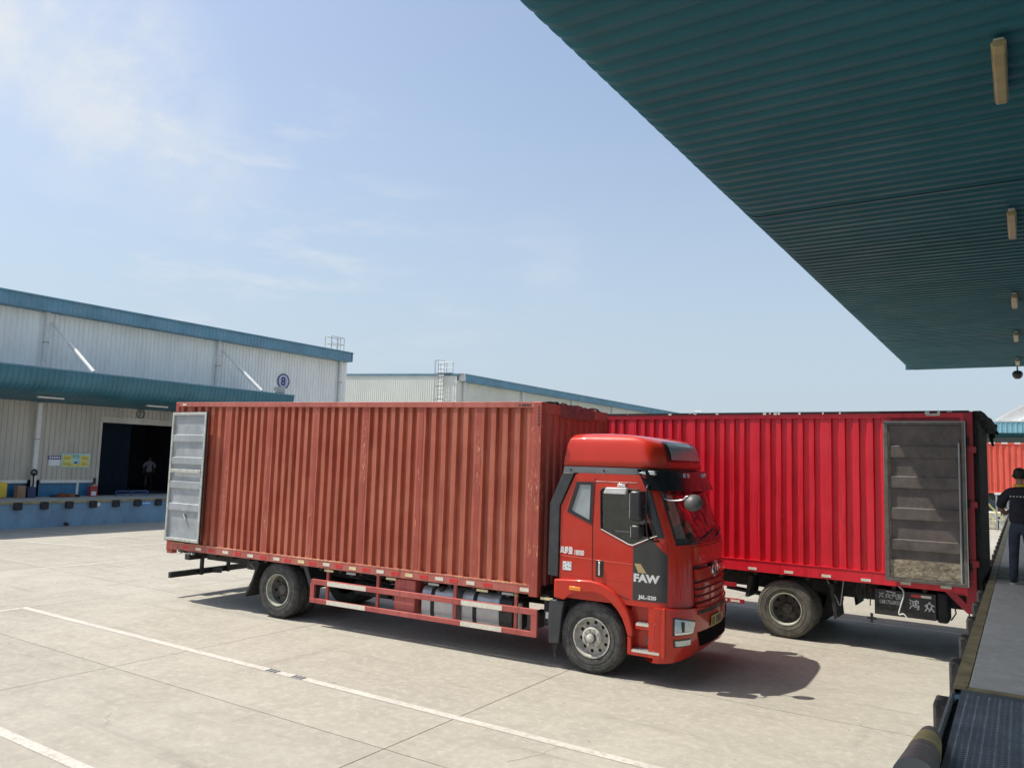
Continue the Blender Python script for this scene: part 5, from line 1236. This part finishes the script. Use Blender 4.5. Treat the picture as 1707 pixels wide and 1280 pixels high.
# ================================================================== people
def skin_body(name, pts, edges, mt, parent, sub=2, root=0):
    me = bpy.data.meshes.new(name); me.from_pydata([p[:3] for p in pts], edges, []); o = bpy.data.objects.new(name, me); COL.objects.link(o)
    me.materials.append(mt); m_ = o.modifiers.new('skin', 'SKIN'); m_.use_smooth_shade = True; m_.branch_smoothing = .6
    sv = me.skin_vertices[0].data
    for i, p in enumerate(pts):
        sv[i].radius = (p[3], p[4] if len(p) > 4 else p[3]); sv[i].use_root = (i == root)
    s_ = o.modifiers.new('sub', 'SUBSURF'); s_.levels = sub; s_.render_levels = sub; o.parent = parent; return o
pr_ = thing('person', 'man in black shirt with yellow collar and dark jeans standing on the dock', 'person', (-.045, 14.1, DZ), R(-8))
# facing +y (away from the camera); x to the right
body = [(0,0,.92,.08), (0,0,1.10,.07), (0,0,1.30,.07), (0,-.005,1.40,.06), (0,.01,1.48,.052), (0,.02,1.53,.052), (0,.02,1.60,.080,.092), (0,.015,1.66,.072,.088), (0,.02,1.695,.04,.05),
 (-.16,0,1.35,.035), (-.265,.02,1.12,.042), (-.235,.20,1.02,.034), (-.19,.31,1.06,.026), (-.175,.36,1.08,.03,.016),
 (.16,0,1.35,.035), (.27,0,1.12,.042), (.255,.16,.95,.034), (.23,.27,.93,.026), (.22,.33,.93,.03,.016),
 (-.10,0,.86,.085), (-.105,.02,.50,.055), (-.115,-.03,.10,.04), (.10,0,.86,.085), (.11,-.02,.50,.055), (.13,-.02,.10,.04)]
be = [(0,1),(1,2),(2,3),(3,4),(4,5),(5,6),(6,7),(7,8),(2,9),(9,10),(10,11),(11,12),(12,13),(2,14),(14,15),(15,16),(16,17),(17,18),(0,19),(19,20),(20,21),(0,22),(22,23),(23,24)]
# fingers
def fingers(P, E, palm, d, side):
    bx_ = palm; base = P[bx_]
    for k in range(4):
        o_ = (-.022+.015*k); l = (.065, .075, .07, .055)[k]; n0 = len(P)
        P.append((base[0]+o_, base[1]+d*.03, base[2]+.0, .010)); P.append((base[0]+o_, base[1]+d*(.03+l*.6), base[2]-.015, .009)); P.append((base[0]+o_, base[1]+d*(.03+l*.8), base[2]-.045, .008))
        E += [(bx_, n0), (n0, n0+1), (n0+1, n0+2)]
    n0 = len(P); P.append((base[0]-side*.035, base[1]+d*.0, base[2], .011)); P.append((base[0]-side*.05, base[1]+d*.04, base[2]-.01, .009)); E += [(bx_, n0), (n0, n0+1)]
fingers(body, be, 13, 1, -1); fingers(body, be, 18, 1, 1)
skin_body('body', body, be, M['skin'], pr_)
MB().lathe([(0,.102),(.045,.094),(.074,.064),(.084,.02),(.084,-.03),(.076,-.062),(.055,-.068)], (0, .008, 1.625), 'z', 20).build('hair', M['hair'], pr_, smooth=60, sub=1)
for s_ in (-1, 1): MB().lathe([(0,.014),(.018,.010),(.024,0),(.018,-.01),(0,-.012)], (s_*.088, .02, 1.60), 'x', 10).build('ear', M['skin'], pr_, smooth=60)
shirt = [(0,0,.84,.175,.125), (0,0,1.02,.168,.118), (0,0,1.25,.175,.115), (0,0,1.36,.165,.095), (0,.005,1.435,.075,.07), (-.175,0,1.365,.080), (-.245,.005,1.18,.075), (-.262,.02,1.10,.068), (.175,0,1.365,.080), (.25,0,1.18,.075), (.268,.0,1.10,.068)]
skin_body('shirt', shirt, [(0,1),(1,2),(2,3),(3,4),(3,5),(5,6),(6,7),(3,8),(8,9),(9,10)], M['shirt'], pr_)
MB().lathe([(.060,0),(.082,-.015),(.088,-.035),(.066,-.02)], (0, .008, 1.478), 'z', 20, True).build('collar', M['yellow'], pr_, smooth=50)
jeans = [(0,0,1.0,.140,.105), (0,0,.86,.150,.12), (-.09,0,.78,.098), (-.10,.02,.50,.073), (-.11,-.02,.12,.062), (-.112,-.025,.05,.066), (.09,0,.78,.098), (.115,.0,.50,.073), (.135,-.02,.12,.062), (.137,-.02,.05,.066)]
skin_body('jeans', jeans, [(0,1),(1,2),(2,3),(3,4),(4,5),(1,6),(6,7),(7,8),(8,9)], M['jeans'], pr_)
for k in range(6):
    MB().box(-.115+k*.042, -.115+k*.042+.022, -.1235, -.1215, 1.285, 1.305).build('back_lettering', M['letterworn'], pr_)
for x in (-.115, .14):
    mb = MB(); mb.rings([[Vector((x+.048*math.cos(a)*(1 if True else 1), .035+.13*math.sin(a), z)) for a in [2*math.pi*k/16 for k in range(16)]] for z in (.02, .055)]+[[Vector((x+.040*math.cos(a), .0+.085*math.sin(a), .095)) for a in [2*math.pi*k/16 for k in range(16)]]], True, True); mb.build('shoe', M['shoe'], pr_, smooth=50)
    mb = MB(); mb.rings([[Vector((x+.051*math.cos(a), .035+.134*math.sin(a), z)) for a in [2*math.pi*k/16 for k in range(16)]] for z in (0, .022)], True, True); mb.build('shoe_sole', M['sole'], pr_, smooth=40)
MB().box(-.19, -.16, .36, .44, 1.0, 1.16).build('held_device', M['black'], pr_)

p2 = thing('person', 'worker in white shirt and dark trousers inside the open warehouse door', 'person', (-36.3, 23.0, .93), R(60))
body = [(0,0,.92,.08), (0,0,1.10,.07), (0,0,1.30,.07), (0,0,1.40,.06), (0,.0,1.48,.052), (0,.02,1.53,.055), (0,.03,1.60,.080,.092), (0,.03,1.67,.06,.07),
 (-.16,0,1.35,.035), (-.22,.0,1.10,.042), (-.23,.08,.88,.034), (-.22,.12,.80,.03), (.16,0,1.35,.035), (.22,0,1.10,.042), (.22,.08,.88,.034), (.21,.12,.80,.03), (-.10,0,.86,.085), (-.11,.0,.50,.055), (-.12,-.03,.08,.045), (.10,0,.86,.085), (.11,0,.50,.055), (.12,-.02,.08,.045)]
be = [(0,1),(1,2),(2,3),(3,4),(4,5),(5,6),(6,7),(2,8),(8,9),(9,10),(10,11),(2,12),(12,13),(13,14),(14,15),(0,16),(16,17),(17,18),(0,19),(19,20),(20,21)]
fingers(body, be, 11, 1, -1); fingers(body, be, 15, 1, 1)
skin_body('body', body, be, M['skin'], p2, 1)
MB().lathe([(0,.115),(.06,.10),(.088,.06),(.090,.0),(.08,-.05)], (0, .015, 1.62), 'z', 14).build('hair', M['hair'], p2, smooth=60)
skin_body('shirt', [(q[0], q[1], q[2], *q[3:]) for q in shirt], [(0,1),(1,2),(2,3),(3,4),(3,5),(5,6),(6,7),(3,8),(8,9),(9,10)], M['wshirt'], p2, 1)
skin_body('trousers', jeans, [(0,1),(1,2),(2,3),(3,4),(4,5),(1,6),(6,7),(7,8),(8,9)], M['jeans'], p2, 1)
